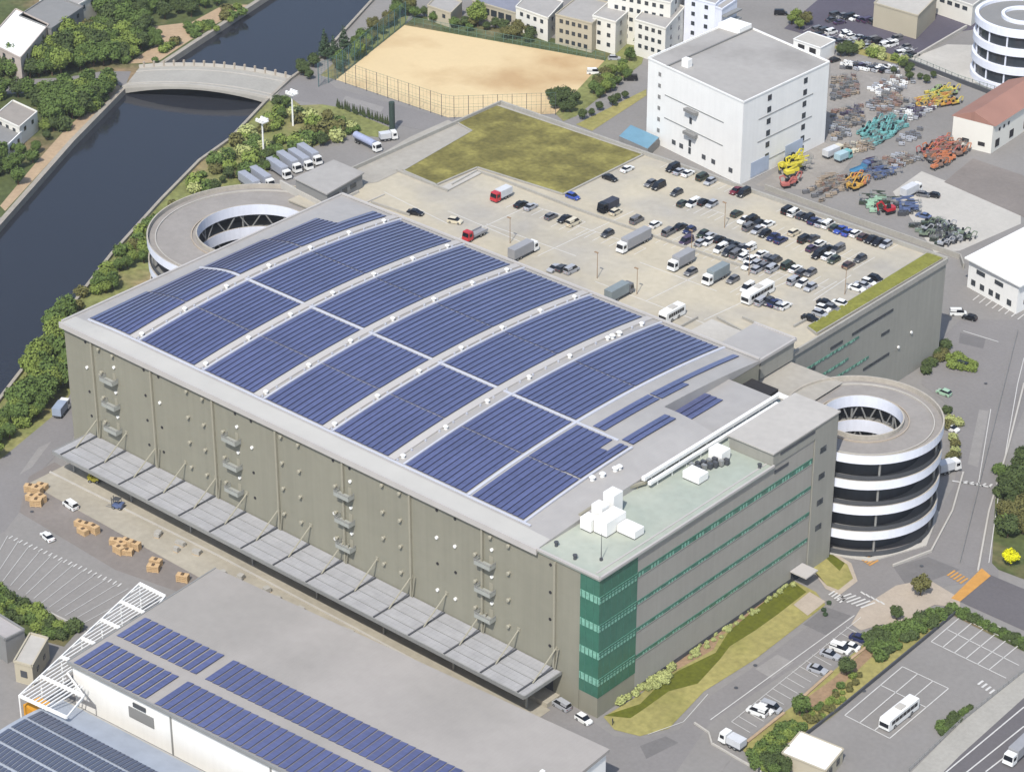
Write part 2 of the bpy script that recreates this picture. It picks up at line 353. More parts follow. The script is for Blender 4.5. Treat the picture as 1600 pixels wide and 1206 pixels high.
sheet('loading_yard', [(8, 790), (60, 740), (90, 720), (340, 850), (330, 960), (200, 1010), (8, 925), (-60, 880), (-60, 830)], 0.04, M_ground)
sheet('worn_yard', [(45, 745), (85, 722), (350, 870), (280, 925), (180, 890), (30, 800)], 0.06, M_brown)
sheet('lawn', [(-60, 895), (8, 925), (125, 982), (100, 1010), (8, 985), (-60, 960)], 0.07, M_park)
dock = [(-160, -1), (-160, -16.5), (-8, -16.5), (-8, -1)]
# around the front corner and right side
sheet('front_road', [(880, 1085), (915, 1120), (960, 1150), (1010, 1152), (1060, 1140), (1105, 1090), (1180, 1040), (1300, 950), (1345, 900), (1420, 860), (1480, 850), (1560, 870), (1560, 905), (1480, 915), (1400, 950), (1345, 985), (1300, 1010), (1100, 1145), (1040, 1230), (940, 1230), (840, 1120)], 0.04, M_road)
sheet('car_park', [(1040, 1230), (1110, 1128), (1345, 975), (1365, 992), (1160, 1160), (1110, 1230)], 0.045, M_ground)
sheet('side_road', [(1440, 560), (1500, 500), (1640, 500), (1600, 640), (1560, 740), (1528, 890), (1500, 880), (1410, 900), (1350, 930), (1300, 890), (1360, 860), (1440, 840), (1490, 760), (1500, 700), (1490, 640), (1440, 600)], 0.05, M_road)
sheet('lawn', [(943, 1120), (960, 1140), (1000, 1150), (1045, 1138), (1100, 1080), (1180, 1030), (1290, 945), (1275, 925), (1235, 905), (1190, 935), (1100, 1000), (1000, 1085)], 0.09, M_lawn)
sheet('groundcover', [(945, 1118), (985, 1122), (1010, 1105), (1045, 1080), (1090, 1068), (1125, 1030), (1140, 1010), (1180, 985), (1215, 960), (1260, 925), (1238, 908), (1195, 940), (1140, 985), (1118, 1020), (1060, 1048), (1030, 1070), (1000, 1100)], 0.12, M_moss)
sheet('soil_bed', [(1000, 1082), (1060, 1045), (1115, 1015), (1125, 995), (1180, 955), (1236, 905), (1228, 900), (1100, 985), (990, 1070)], 0.11, M_soil)
sheet('paving', [(1240, 945), (1265, 925), (1290, 940), (1262, 962)], 0.13, M_pink)
sheet('lawn', [(1262, 880), (1300, 866), (1325, 880), (1335, 905), (1310, 925), (1290, 918)], 0.09, M_lawn)
sheet('groundcover', [(1286, 868), (1300, 866), (1320, 880), (1312, 892)], 0.12, M_moss)
sheet('pavement', [(1258, 880), (1262, 880), (1290, 920), (1312, 930), (1340, 908), (1330, 880), (1300, 862), (1292, 862), (1324, 882), (1333, 904), (1310, 922), (1292, 915)], 0.11, M_pink)
sheet('sidewalk', [(1345, 985), (1330, 975), (1345, 950), (1400, 915), (1450, 905), (1500, 935), (1500, 950), (1460, 945), (1440, 955), (1430, 985), (1400, 985), (1380, 975)], 0.12, M_pink)
sheet('crossing_strip', [(1486, 935), (1500, 940), (1548, 900), (1534, 888)], 0.13, M_orangep)
green_strip = [(1155, 1165), (1250, 1095), (1345, 1010), (1380, 985), (1430, 965), (1495, 945), (1490, 958), (1300, 1120), (1250, 1155), (1215, 1165), (1180, 1195)]
sheet('planted_verge', green_strip, 0.13, M_lawn)
sheet('soil_bed', [(1240, 1105), (1300, 1062), (1372, 998), (1384, 1006), (1300, 1085), (1255, 1120)], 0.15, M_soil)
sheet('planted_verge', [(1495, 948), (1600, 1005), (1600, 1018), (1490, 962)], 0.13, M_park)
sheet('coach_park', [(1490, 962), (1590, 1015), (1600, 1030), (1600, 1060), (1500, 1130), (1400, 1230), (1180, 1230), (1250, 1160), (1305, 1120)], 0.06, M_ground)
sheet('planted_verge', [(1560, 890), (1600, 905), (1640, 900), (1640, 720), (1600, 720), (1555, 780), (1550, 880)], 0.1, M_park)
sheet('concrete_yard', [(1540, 895), (1600, 920), (1640, 960), (1600, 985), (1500, 940)], 0.05, M_roaddk)
sheet('highway', [(1640, 1050), (1640, 1230), (1450, 1230), (1500, 1180), (1600, 1090)], 0.08, M_roaddk)
sheet('highway_shoulder', [(1640, 1030), (1640, 1050), (1600, 1090), (1500, 1180), (1450, 1230), (1400, 1230), (1500, 1130), (1600, 1050)], 0.09, M_conc)

def lines_px(name, segs, wd=0.16, z=0.18, m=None, zz=0):
    mb = MB()
    for (a, b_) in segs:
        p = g(*a, zz); q = g(*b_, zz); d = Vector((q.x-p.x, q.y-p.y, 0)).normalized(); nn = Vector((-d.y, d.x, 0))*wd/2
        mb.add([(p.x+nn.x, p.y+nn.y, z+zz), (p.x-nn.x, p.y-nn.y, z+zz), (q.x-nn.x, q.y-nn.y, z+zz), (q.x+nn.x, q.y+nn.y, z+zz)], [(0, 1, 2, 3)])
    return mb.build(name, m or M_paint, None, 'structure')
def baylines(a0, a1, b0, b1, nn): return [(lerp(a0, a1, i/nn), lerp(b0, b1, i/nn)) for i in range(nn+1)]

# ================================================================ MAIN WAREHOUSE
DZ = 27.0          # rooftop parking level
XL, XR = -164.0, 0.0
YB = 93.0
def hs(x): 
    t = min(1, max(0, (x+164)/16.0)); return t*t*(3-2*t)
def hz(x, y):
    t = (y-46)/46.0
    return 34.9+3.0*(1-t*t)*hs(x)
W_ = thing('logistics_warehouse', 'huge olive grey warehouse with vaulted solar panel roof and rear parking deck', 'warehouse', (-82, 46, 0))
# walls of the front hall
m = MB(); m.prism([(XL, 0), (-5, 0), (-5, 12), (-0.02, 12), (-0.02, 72.8), (-0.02, 81.2), (-30, 81.2), (-30, YB), (XL, YB)], 0, 34.0)
m.build('wall', [M_wallg], W_)
m = MB(); m.box(-0.5, 0.0, 12.1, 72.8, 1.2, 34.5); m.build('office_wall', [M_wallo], W_)
m = MB(); m.box(-11.5, 0.25, 73.0, 81.4, 0, 37.6); m.build('stair_tower', [M_wallw], W_)
# vaulted roof
xs = [-164.3, -161, -158, -155, -152, -148]+[-144+i*6 for i in range(19)]+[-30.0]
ys = [-0.6]+[2+i*4.55 for i in range(21)]
ys = [y for y in ys if y < 92.9]+[93.2]
m = MB()
def grid(m, xs, ys, fz, mi=0):
    vs = [(x, y, fz(x, y)) for y in ys for x in xs]; n = len(xs)
    fs = [(j*n+i, j*n+i+1, (j+1)*n+i+1, (j+1)*n+i) for j in range(len(ys)-1) for i in range(n-1)]
    m.add(vs, fs, mi)
grid(m, xs, ys, hz)
n_ = len(xs)
# skirts down to the walls
def skirt(m, pts, z0):
    for a, b_ in zip(pts[:-1], pts[1:]):
        m.add([(a[0], a[1], z0), (b_[0], b_[1], z0), b_, a], [(0, 1, 2, 3)])
skirt(m, [(x, -0.6, hz(x, -0.6)) for x in xs], 33.6); skirt(m, [(x, 93.2, hz(x, 93.2)) for x in xs[::-1]], 33.6)
skirt(m, [(-30, y, hz(-30, y)) for y in ys if y > 50]+[], 33.9); skirt(m, [(-164.3, y, hz(-164.3, y)) for y in ys[::-1]], 33.6)
xs2 = [-30, -26, -22, -18, -16.0]; ys2 = [y for y in ys if y < 57]+[58.0]
def hz2(x, y): return hz(x, y)-max(0, (x+24))*0.12*max(0, 1-abs((y-46)/46.0)**2)*1.5
grid(m, xs2, ys2, hz2)
skirt(m, [(x, -0.6, hz2(x, -0.6)) for x in xs2], 33.6); skirt(m, [(-16, y, hz2(-16, y)) for y in ys2], 33.9); skirt(m, [(x, 58, hz2(x, 58)) for x in xs2[::-1]], 33.9)
rf = m.build('vaulted_roof', [M_roof], W_)
m = MB(); m.prism([(-16.4, -0.4), (0.35, -0.4), (0.35, 57.4), (-16.4, 57.4)], 33.9, 34.62)
m.build('office_roof', [M_off], W_)
m = MB(); m.prism([(-30.2, 58.2), (-16.2, 58.2), (-16.2, 81.6), (-30.2, 81.6)], 33.9, 34.7); m.build('office_roof', [M_roof], W_); MB().prism([(-16.18, 57.42), (-11.4, 57.42), (-11.4, 81.55), (-16.18, 81.55)], 33.9, 34.6).build('office_roof', [M_off], W_)
m = MB()
for a, b_ in (((-16.4, -0.5), (0.45, -0.5)), ((0.45, -0.5), (0.45, 57.6))):
    m.beam((*a, 34.75), (*b_, 34.75), 0.45, 0.55)
m.beam((-1.4, 0.6, 34.66), (-1.4, 57.4, 34.66), 0.35, 0.2)
m.build('parapet', [M_trim], W_)
m = MB(); m.box(-164.6, -16.0, -1.0, -0.62, 33.5, 34.95); m.build('eave', [M_trim], W_)
m = MB()
for x0, x1 in zip([-160+i*8.0 for i in range(18)], [-152+i*8.0 for i in range(18)]):
    x1 = min(x1, -22); m.beam((x0, 4.2, hz(x0, 4.2)+0.22), (x1, 4.2, hz(x1, 4.2)+0.22), 0.45, 0.3)
m.build('gutter', [M_trimw], W_)
m = MB(); m.beam((-164.1, -0.4, 35.1), (-164.1, 93, 35.1), 0.5, 0.5); m.build('parapet', [M_trim], W_)
m = MB(); m.beam((-164, 93.1, 35.25), (-30, 93.1, 35.25), 0.5, 0.5); m.build('parapet', [M_trim], W_)
# penthouse on the office
m = MB(); m.prism([(-11.5, 57.5), (0.22, 57.5), (0.22, 72.95), (-11.5, 72.95)], 34.5, 37.6); ph_ = m.build('penthouse', [M_wallw], W_)
m = MB(); m.prism([(-11.9, 57.1), (0.5, 57.1), (0.5, 81.7), (-11.9, 81.7)], 37.62, 37.95); m.build('penthouse_roof', [M_pent], ph_)
m = MB(); m.box(0.23, 0.32, 60, 72.6, 36.3, 36.9); m.build('louvre', [M_dkgrey], ph_)

# solar arrays: every block is a part, its rows are real tilted rows
def array(x0, x1, y0, y1, f=hz, mt=None, pitch=1.56, par=None, name='solar_array', lo=0.14, hi=0.32, wd=1.60):
    m = MB(); n = max(1, int(round((x1-x0)/pitch))); p_ = (x1-x0)/n; ns = max(1, int(round((y1-y0)/4.5)))
    for i in range(n):
        a = x0+i*p_; c = a+p_*0.955; prev = None
        for j in range(ns+1):
            y = y0+(y1-y0)*j/ns; za, zc = f(a, y)+lo, f(c, y)+hi
            q = [(a, y, za), (c, y, zc), (c, y, zc-0.16), (a+0.05, y, za-0.07)]
            if prev:
                o = len(m.v); m.v += prev+q
                m.f += [[o, o+1, o+5, o+4], [o+1, o+2, o+6, o+5], [o+2, o+3, o+7, o+6], [o+3, o, o+4, o+7]]; m.m += [0, 1, 1, 1]
                if j == 1: m.f.append([o+3, o+2, o+1, o]); m.m.append(1)
                if j == ns: m.f.append([o+4, o+5, o+6, o+7]); m.m.append(1)
            prev = q
    return m.build(name, [mt or M_sol, M_solb], par or W_)
YS = [(5.0, 22.6), (22.95, 39.0), (40.4, 60.6), (60.95, 91.4)]
XS = [(-142.2, -124.2), (-120.6, -104.7), (-100.8, -83.0), (-79.4, -63.2), (-58.0, -40.5)]
for x0, x1 in XS:
    for y0, y1 in YS: array(x0, x1, y0, y1)
for y0, y1 in YS[:3]: array(-160.4 if y0 < 10 else -159.4, -146.2, y0, y1)
array(-158.4, -146.2, 61.1, 78.0); array(-151.0, -146.2, 78.0, 91.0)
array(-38.9, -24.6, 5.0, 22.6); array(-38.9, -28.9, 22.95, 38.9); array(-28.9, -27.0, 23.2, 34.8); array(-27.0, -24.6, 23.2, 39.0)
array(-36.0, -32.6, 40.8, 59.8, hz2); array(-36.0, -34.2, 60.4, 91.0)
array(-34.2, -32.4, 60.4, 70, hz2)
array(-27.6, -24.4, 40.4, 55.2, hz2)
array(-30.0, -24.9, 60.0, 72.8, lambda x, y: 34.72)
# strips of walkway, vents
strips = [(-146.2, -142.0), (-124.4, -120.4), (-104.9, -100.6), (-83.2, -79.2), (-63.4, -57.8)]
for a, b_ in strips:
    m = MB(); mw = MB()
    for j in range(20):
        y0 = 4.6+j*4.4; y1 = y0+4.4; c = a+1.6
        m.beam((c, y0, hz(c, y0)+0.16), (c, y1, hz(c, y1)+0.16), 1.9, 0.42); c2 = b_-0.45
        mw.beam((c2, y0, hz(c2, y0)+0.2), (c2, y1, hz(c2, y1)+0.2), 0.45, 0.4)
        mw.box(c+1.15, c+1.5, y0+.3, y0+0.7, hz(c, y0)-.1, hz(c, y0)+0.5)
    m.build('roof_duct', [M_trim], W_); mw.build('walkway', [M_trimw], W_)
m = MB()
for j in range(20): y0 = 4.6+j*4.4; y1 = y0+4.4; m.beam((-39.7, y0, hz(-39.7, y0)+.15), (-39.7, y1, hz(-39.7, y1)+.15), 0.7, 0.3)
m.build('walkway', [M_trimw], W_)
m = MB()
for x0 in range(-160, -28, 6): m.beam((x0, 39.7, hz(x0, 39.7)+.12), (x0+6, 39.7, hz(x0+6, 39.7)+.12), 0.6, 0.24)
m.build('walkway', [M_trimw], W_)
m = MB()
for j in range(8): y0 = 4.2+j*4.4; m.beam((-23.9, y0, hz2(-23.9, y0)+.15), (-23.9, y0+4.4, hz2(-23.9, y0+4.4)+.15), 0.5, 0.35)
m.build('gutter', [M_trimw], W_)
m = MB(); xe = xs+xs2[1:]
for x0, x1 in zip(xe[:-1], xe[1:]):
    ff = hz if x1 <= -30 else hz2
    m.add([(x0, -0.55, ff(x0, -.55)+.04), (x1, -0.55, ff(x1, -.55)+.04), (x1, 3.5, ff(x1, 3.5)+.04), (x0, 3.5, ff(x0, 3.5)+.04)], [(0, 1, 2, 3)])
m.build('eave_band', [mat('cream_eave_metal', (204, 201, 193), 0.6, 0.05, 0.1)], W_)
vm = MB(); vm.cyl((0, 0), 0.42, 0, 0.7, 10); vm.cyl((0, 0), 0.62, 0.7, 0.95, 10, r1=0.3)
vme = vm.mesh('roof_vent', [M_white])
for a, b_ in strips:
    c = (a+b_)/2+0.4
    for y in (6.5, 20, 33.5, 47.5, 61.5, 75, 87.5): inst(vme, 'roof_vent', W_, (c, y, hz(c, y)))
for x, y in ((-22.5, 24.5), (-21.8, 27), (-21.2, 30.5), (-21.0, 31.6), (-60, 76.5), (-60, 79)): inst(vme, 'roof_vent', W_, (x, y, hz2(x, y)), scale=(1.2, 1.2, 1.2))
# front facade: drain pipes, vents, balconies, doors
pm = MB(); pm.beam((0, 0, 13), (0, 0, 33.4), 0.5, 0.5); pm.beam((0, 0, 13), (-0.0, -0.15, 6), 0.42, 0.42); pm.beam((0.3, -0.3, 5.9), (1.4, -0.3, 12.9), 0.2, 0.2)
pme = pm.mesh('drain_pipe', [M_hood])
for x in (-154.1, -133.5, -112.9, -92.6, -71.9, -52.0, -31.4, -11.5): inst(pme, 'drain_pipe', W_, (x, -0.3, 0))
hm = MB()
A = [(0.36*math.cos(t), 0.03, 0.36*math.sin(t)) for t in [i*math.pi/5 for i in range(10)]]; hm.loft(A, [(x, -0.55, z) for x, y, z in A])
hm.loft([(x*1.25, -0.55, z*1.25+0.05) for x, y, z in A], [(x*1.1, -0.75, z*0.9-0.1) for x, y, z in A])
hme = hm.mesh('vent_hood', [M_hood])
dm = MB(); dm.loft(A, [(x, -0.10, z) for x, y, z in A]); dme = dm.mesh('wall_opening', [M_dark])
wm_ = MB(); wm_.loft(A, [(x*1.1, -0.35, z*1.1) for x, y, z in A]); wme = wm_.mesh('wall_lamp', [M_white])
HC = {-151.5: 'hHHH', -146.6: 'h...', -156.5: 'dwdd', -136.1: 'dddd', -131.1: 'dwdd', -121.3: 'hhhh', -116.1: 'hhhh', -105.7: 'd...', -100.6: 'dwdd',
      -90.8: 'hhhh', -85.4: 'hhhh', -75.0: 'ddww', -70.0: 'd...', -60.0: 'hhhh', -54.9: 'hhhh', -44.4: 'dwdw', -39.2: 'dwdw', -29.0: 'h...', -24.0: 'hhhh', -12.9: 'dddd'}
for x, s_ in HC.items():
    for k, c in enumerate(s_):
        z = (32.1, 25.4, 18.8, 12.2)[k]
        if c in 'hH': inst(hme, 'vent_hood', W_, (x, -0.02, z))
        elif c == 'd': inst(dme, 'wall_opening', W_, (x, -0.02, z))
        elif c == 'w': inst(wme, 'wall_lamp', W_, (x, -0.02, z))
bm_ = MB(); bm_.box(-2.2, 2.2, -2.0, -0.02, -0.25, 0); bm_.box(-2.2, 2.2, -2.0, -1.9, 0, 0.65); bm_.box(-2.2, -2.1, -1.9, -0.02, 0, 0.65); bm_.box(2.1, 2.2, -1.9, -0.02, 0, 0.65)
bme = bm_.mesh('balcony', [mat('balcony_metal', (176, 178, 170), 0.6)])
rm_ = MB()
for zz in (0.85, 1.1):
    rm_.beam((-2.2, -1.95, zz), (2.2, -1.95, zz), 0.08, 0.08); rm_.beam((-2.2, -1.95, zz), (-2.2, -0.02, zz), 0.08, 0.08); rm_.beam((2.2, -1.95, zz), (2.2, -0.02, zz), 0.08, 0.08)
for i in range(9): rm_.beam((-2.2+i*0.55, -1.95, 0.6), (-2.2+i*0.55, -1.95, 1.12), 0.06, 0.06)
rme = rm_.mesh('railing', [M_steel])
drm = MB().box(-0.5, 0.5, -0.06, 0, 0, 2.0).mesh('door', [M_hood])
for x in (-147.8, -106.4, -71.0, -30.0):
    for z in (25.2, 18.5, 11.9):
        b_ = inst(bme, 'balcony', W_, (x, -0.02, z)); inst(rme, 'railing', b_, (x, -0.02, z)); inst(drm, 'door', W_, (x+0.9, -0.02, z))
        inst(wme, 'wall_lamp', W_, (x+1.2, -0.02, z+3.8)); inst(hme, 'vent_hood', W_, (x-3.3, -0.02, z+0.9))
# dock canopy
cm = MB()
CX0, CX1, CY = -157.3, -9.6, -11.8
cm.prism([(CX0, CY), (CX1, CY), (CX1, -0.3), (CX0, -0.3)], 7.15, 7.35)
can = cm.build('dock_canopy', [M_canopy], W_)
m = MB(); m.box(CX0, CX1, CY-0.25, CY-0.01, 6.6, 7.5); m.box(CX0-0.2, CX0-0.01, CY, -0.3, 6.7, 7.5); m.box(CX1+0.01, CX1+0.2, CY, -0.3, 6.7, 7.5); m.build('canopy_fascia', [M_steel], can)
bmm = MB().box(-0.17, 0.17, CY+0.05, -0.4, 7.36, 7.62).mesh('canopy_beam', [M_dkgrey])
trm = MB().tube((0, 0, 12.3), (0, -7.2, 7.5), 0.17, 6); trm.box(-0.4, 0.4, -0.1, 0.1, 11.9, 12.8); trme = trm.mesh('tie_rod', [M_hood])
slm = MB()
for i in range(3): slm.beam((0, CY+2.6+i*2.9, 7.42), (10.2, CY+2.6+i*2.9, 7.42), 0.14, 0.12)
slme = slm.mesh('canopy_purlin', [M_steel])
for k in range(15):
    x = -154.6+k*10.22
    inst(bmm, 'canopy_beam', can, (x, 0, 0)); inst(trme, 'tie_rod', can, (x+0.3, -0.1, 0))
    if k < 14: inst(slme, 'canopy_purlin', can, (x, 0, 0))
pmz = MB().box(-0.2, 0.2, CY+4.6, CY+5.0, 0, 7.12).mesh('canopy_post', [M_steel])
for k in range(8): inst(pmz, 'canopy_post', can, (-156.0+k*20.4, 0, 0))
# loading doors in the dark under the canopy and the raised dock
m = MB().box(-163, -10, -4.2, -0.05, 0.02, 1.15); m.build('loading_dock', [M_apron], W_)
ddm = MB().box(-1.9, 1.9, -0.1, 0, 1.2, 5.2).mesh('loading_door', [M_dkgrey])
for k in range(29): inst(ddm, 'loading_door', W_, (-158+k*5.15, -0.02, 0))
# glass corner and ribbon windows
FZ = [(29.0, 31.4), (22.2, 24.2), (15.5, 17.4), (8.9, 10.8)]
gc = MB()
gz = [5.0]
m = MB(); m.prism([(-5, -0.03), (0.06, -0.03), (0.06, 12.1), (-0.4, 12.1), (-0.4, 0.4), (-5, 0.4)], 5.0, 34.3); gcw = m.build('glass_corner', [M_green], W_)
m = MB(); m.prism([(-4.9, 0.0), (-0.02, 0.0), (-0.02, 12.0), (-0.4, 12.0), (-4.9, 0.4)], 0, 4.98); m.build('plinth', [M_wallg], W_)
for z0, z1 in FZ:
    z0 -= 0.9
    m = MB(); m.prism([(-4.9, -0.10), (0.13, -0.10), (0.13, 12.0), (0.07, 12.0), (0.07, -0.04), (-4.9, -0.04)], z0, z0+1.7); 
    for i in range(12): m.box(0.14, 0.22, 0.5+i*1.02, 0.68+i*1.02, z0, z0+1.7, 1)
    for i in range(5): m.box(-4.6+i*1.05, -4.45+i*1.05, -0.18, -0.11, z0, z0+1.7, 1)
    m.box(0.14, 0.2, 0.1, 12.0, z0+0.75, z0+0.95, 1); m.box(0.14, 0.19, 0.1, 12.0, z0+1.3, z0+1.7, 1); m.build('window_band', [M_greenl, M_green], gcw)
m = MB()
for i in range(5): m.box(0.07, 0.12, 1.5+i*2.1, 1.58+i*2.1, 5.1, 34.2)
for i in range(2): m.box(-3.5+i*2, -3.42+i*2, -0.09, -0.04, 5.1, 34.2)
m.build('glazing_bar', [M_greend], gcw)
for k, (z0, z1) in enumerate([(28.6, 29.9), (21.9, 22.8), (15.2, 16.1), (8.4, 9.3)]):
    m = MB(); m.box(0.0, 0.10, 12.3, 72.5, z0, z1)
    for i in range(60):
        y = 12.3+i*1.0
        if (i*7+k*3) % 5 in (0, 2, 3): m.box(0.11, 0.15, y+0.15, y+0.62, z0+0.05, z0+(z1-z0)*(.6 if k else .75), 1)
        elif (i*5+k) % 9 == 0: m.box(0.11, 0.15, y, y+0.9, z0+0.1, z1-.05, 2)
    m.box(0.11, 0.2, 12.3, 72.5, z1-.16, z1, 2)
    m.build('window_band', [M_greend, M_greenl, M_green], W_)
    m = MB(); m.box(0.0, 0.14, 12.3, 72.5, z0-0.16, z0-0.02); m.build('sill', [M_wallo], W_)
m = MB(); m.box(0.0, 0.1, 58.5, 63.5, 32.2, 33.0); m.build('louvre', [M_dkgrey], W_)
wsm = MB().box(0.0, 0.12, -1.1, 1.1, -0.7, 0.7).mesh('window', [M_win])
for z in (30.6, 23.8, 17.1, 10.5): inst(wsm, 'window', W_, (0.22, 76.2, z))
m = MB(); m.box(-0.6, 0.05, 12.0, 72.9, 0, 1.15); m.build('plinth', [M_dkgrey], W_)
m = MB(); m.box(0.1, 4.5, 66.5, 71.0, 3.2, 3.5); m.build('entrance_canopy', [M_trim], W_)
m = MB(); m.box(0.02, 0.1, 67, 70.5, 0, 3.1); m.build('entrance_door', [M_win], W_)

# ---- rear block with the parking deck
m = MB(); m.prism([(-184.5, 93.6), (-34.2, 93.6), (-34.2, 177.6), (-184.5, 177.6)], 0, DZ-0.4)
m.prism([(-34.2, 88), (-20, 88), (-20, 110), (-34.2, 110)], 20.5, DZ-0.6)
m.prism([(-29.9, 81.6), (-22, 81.6), (-22, 92), (-29.9, 92)], 0, DZ-.95); m.prism([(-33.9, 93.4), (-24, 93.4), (-24, 100), (-33.9, 100)], 0, 20.4)
m.build('wall', [M_wallw], W_)
m = MB(); m.prism([(-184.5, 93.3), (-34.2, 93.3), (-34.2, 177.6), (-184.5, 177.6)], DZ-0.39, DZ); dk = m.build('parking_deck', [M_deck], W_)
MB().prism([(-34.1, 88.2), (-18, 88.2), (-18, 110), (-34.1, 110)], DZ-0.55, DZ-0.9+0.32).build('link_slab', [M_deckgrey], W_)
m = MB(); m.beam((-184.6, 104, DZ+0.35), (-184.6, 177.7, DZ+0.35), 0.5, 1.5); m.beam((-184.8, 177.8, DZ+0.35), (-34, 177.8, DZ+0.35), 0.6, 1.5); m.beam((-34.0, 177.6, DZ+0.3), (-34.0, 112, DZ+0.3), 0.5, 1.4)
m.build('parapet', [M_conc], W_)
m = MB(); m.prism([(-184.2, 104), (-178.6, 104), (-178.6, 160), (-184.2, 177.2)], DZ+0.01, DZ+0.05); m.prism(G([(560, 262), (640, 215), (700, 188), (735, 205), (625, 268), (590, 285), (560, 290)], DZ), DZ+0.06, DZ+0.09)
m.prism([(-184.2, 174.3), (-133, 174.3), (-133, 177.4), (-184.2, 177.4)], DZ+0.10, DZ+0.13)
m.build('driveway', [M_deckgrey], dk)
gpx = [(776, 166), (1005, 243), (880, 305), (746, 263), (682, 290), (630, 268), (737, 206), (712, 192)]
m = MB(); m.prism(G(gpx, DZ), DZ+0.14, DZ+0.32); m.build('green_roof', [M_rgreen], dk)
m = MB()
gp = G(gpx, DZ)
for i in range(len(gp)):
    a, b_ = gp[i], gp[(i+1) % len(gp)]; m.beam((*a, DZ+0.25), (*b_, DZ+0.25), 0.5, 0.34)
m.build('kerb', [M_conc], dk)
m = MB(); m.prism(G([(1276, 523), (1262, 513), (1448, 399), (1476, 405)], DZ), DZ+0.1, DZ+0.7); m.build('roof_planter', [M_strip], dk)
sp = G([(1276, 524), (1262, 513), (1448, 398), (1477, 404)], DZ)
for i in range(4): MB().beam((*sp[i], DZ+0.3), (*sp[(i+1) % 4], DZ+0.3), 0.35, 0.7).build('kerb', [M_conc], dk)
# low walls and ramp slabs on the deck
for (a, b_) in (((706, 291), (746, 269)), ((746, 269), (775, 279)), ((775, 279), (905, 330)), ((905, 330), (1110, 402)), ((1110, 402), (1160, 418)), ((620, 268), (700, 300)), ((580, 318), (640, 338)), ((1050, 520), (1090, 498)), ((1160, 498), (1215, 522)), ((1120, 498), (1160, 520)), ((1240, 512), (1262, 500))):
    MB().beam((*g2(*a, DZ), DZ+0.35), (*g2(*b_, DZ), DZ+0.35), 0.35, 0.7).build('low_wall', [M_conc], dk)
m = MB(); m.prism(G([(1078, 520), (1112, 502), (1165, 523), (1130, 544)], DZ), DZ+0.05, DZ+0.6); m.build('ramp_slab', [M_pale], dk); m = MB(); m.prism(G([(690, 292), (742, 266), (752, 270), (700, 297)], DZ+0.4), DZ+0.1, DZ+0.4)
m.build('ramp_slab', [M_pale], dk)
mk = M_paint
def bayrow(a0, a1, n, dy):   # a0,a1 px ends of the row centre line; stall lines run along y
    m = MB(); e = []
    for i in range(n+1):
        u, v = lerp(a0, a1, i/n); p = g(u, v, DZ); m.add([(p.x-.09, p.y-dy, DZ+.02), (p.x+.09, p.y-dy, DZ+.02), (p.x+.09, p.y+dy, DZ+.02), (p.x-.09, p.y+dy, DZ+.02)], [(0, 1, 2, 3)]); e.append(p)
    m.beam((e[0].x, e[0].y-.1*(dy > 3)+(0 if dy > 3 else dy), DZ+.012), (e[-1].x, e[-1].y+(0 if dy > 3 else dy), DZ+.012), 0.16, 0.01)
    m.build('stall_marking', [M_paint], dk)
for ar in (((1040, 258), (1160, 303), 12, 2.4), ((1222, 326), (1400, 384), 15, 2.5), ((1060, 318), (1125, 340), 6, 2.4), ((1150, 345), (1350, 412), 17, 4.8), ((1030, 366), (1290, 450), 21, 4.8), ((870, 350), (1000, 393), 10, 2.4), ((800, 320), (905, 352), 8, 2.5), ((1150, 452), (1230, 480), 8, 2.5)): bayrow(*ar)
for (a, b_) in (((830, 385), (700, 330)), ((930, 440), (1100, 505)), ((1000, 410), (1120, 455)), ((1330, 430), (1270, 470)), ((600, 300), (700, 350)), ((760, 350), (900, 400)), ((1100, 500), (1230, 440)), ((840, 400), (990, 330)), ((700, 380), (820, 325)), ((1010, 470), (1090, 430))):
    MB().beam((*g2(*a, DZ), DZ+.018), (*g2(*b_, DZ), DZ+.018), 0.2, 0.01).build('lane_line', [M_paint], dk)
# wing wall slots
for (y0, y1, z) in ((137, 154.5, 22.4), (128, 133, 22.2), (113, 122, 19.5), (143, 154.2, 10.2), (150, 153.5, 17.0)):
    m = MB().box(-34.19, -34.05, y0, y1, z-0.35, z+0.35); m.build('window_band', [M_win], W_)
for (y0, y1, z) in ((112, 140, 20.6), (118, 136, 16.2), (116, 145, 13.0)):
    m = MB().box(-34.19, -34.05, y0, y1, z-0.3, z+0.3); 
    for i in range(int((y1-y0)/1.6)): m.box(-34.04, -33.98, y0+i*1.6, y0+i*1.6+(0.5 if i % 3 else 1.2), z-0.3, z+0.3, 1)
    m.build('window_band', [M_greend, M_greenl], W_)
for y, z in ((158, 10.5), (163.5, 12.5)): inst(wme, 'wall_lamp', W_, (-34.1, y, z), (0, 0, R(90)))
# roof hood over the truck ramp head
m = MB(); m.prism([(-44.5, 96.6), (-32.6, 96.6), (-32.6, 110.5), (-44.5, 110.5)], 31.4, 32.5); hd = m.build('ramp_hood', [M_roof], W_)
m = MB(); m.beam((-32.4, 96.4, 32.4), (-32.4, 110.7, 32.4), 0.5, 0.7); m.beam((-44.6, 110.7, 32.4), (-32.4, 110.7, 32.4), 0.5, 0.7); m.build('parapet', [M_trim], hd)
m = MB(); m.box(-33.2, -32.7, 97.5, 110.4, DZ, 31.38); m.box(-44.3, -33.3, 110.0, 110.4, DZ, 31.38); m.build('hood_wall', [M_wallw], hd)
m = MB(); m.box(-31.0, -22.5, 84.0, 90.5, DZ, DZ+4.2); m.build('recess_shade_box', [M_dark], W_)  # solid box, its dark colour stands for the shade inside a recess
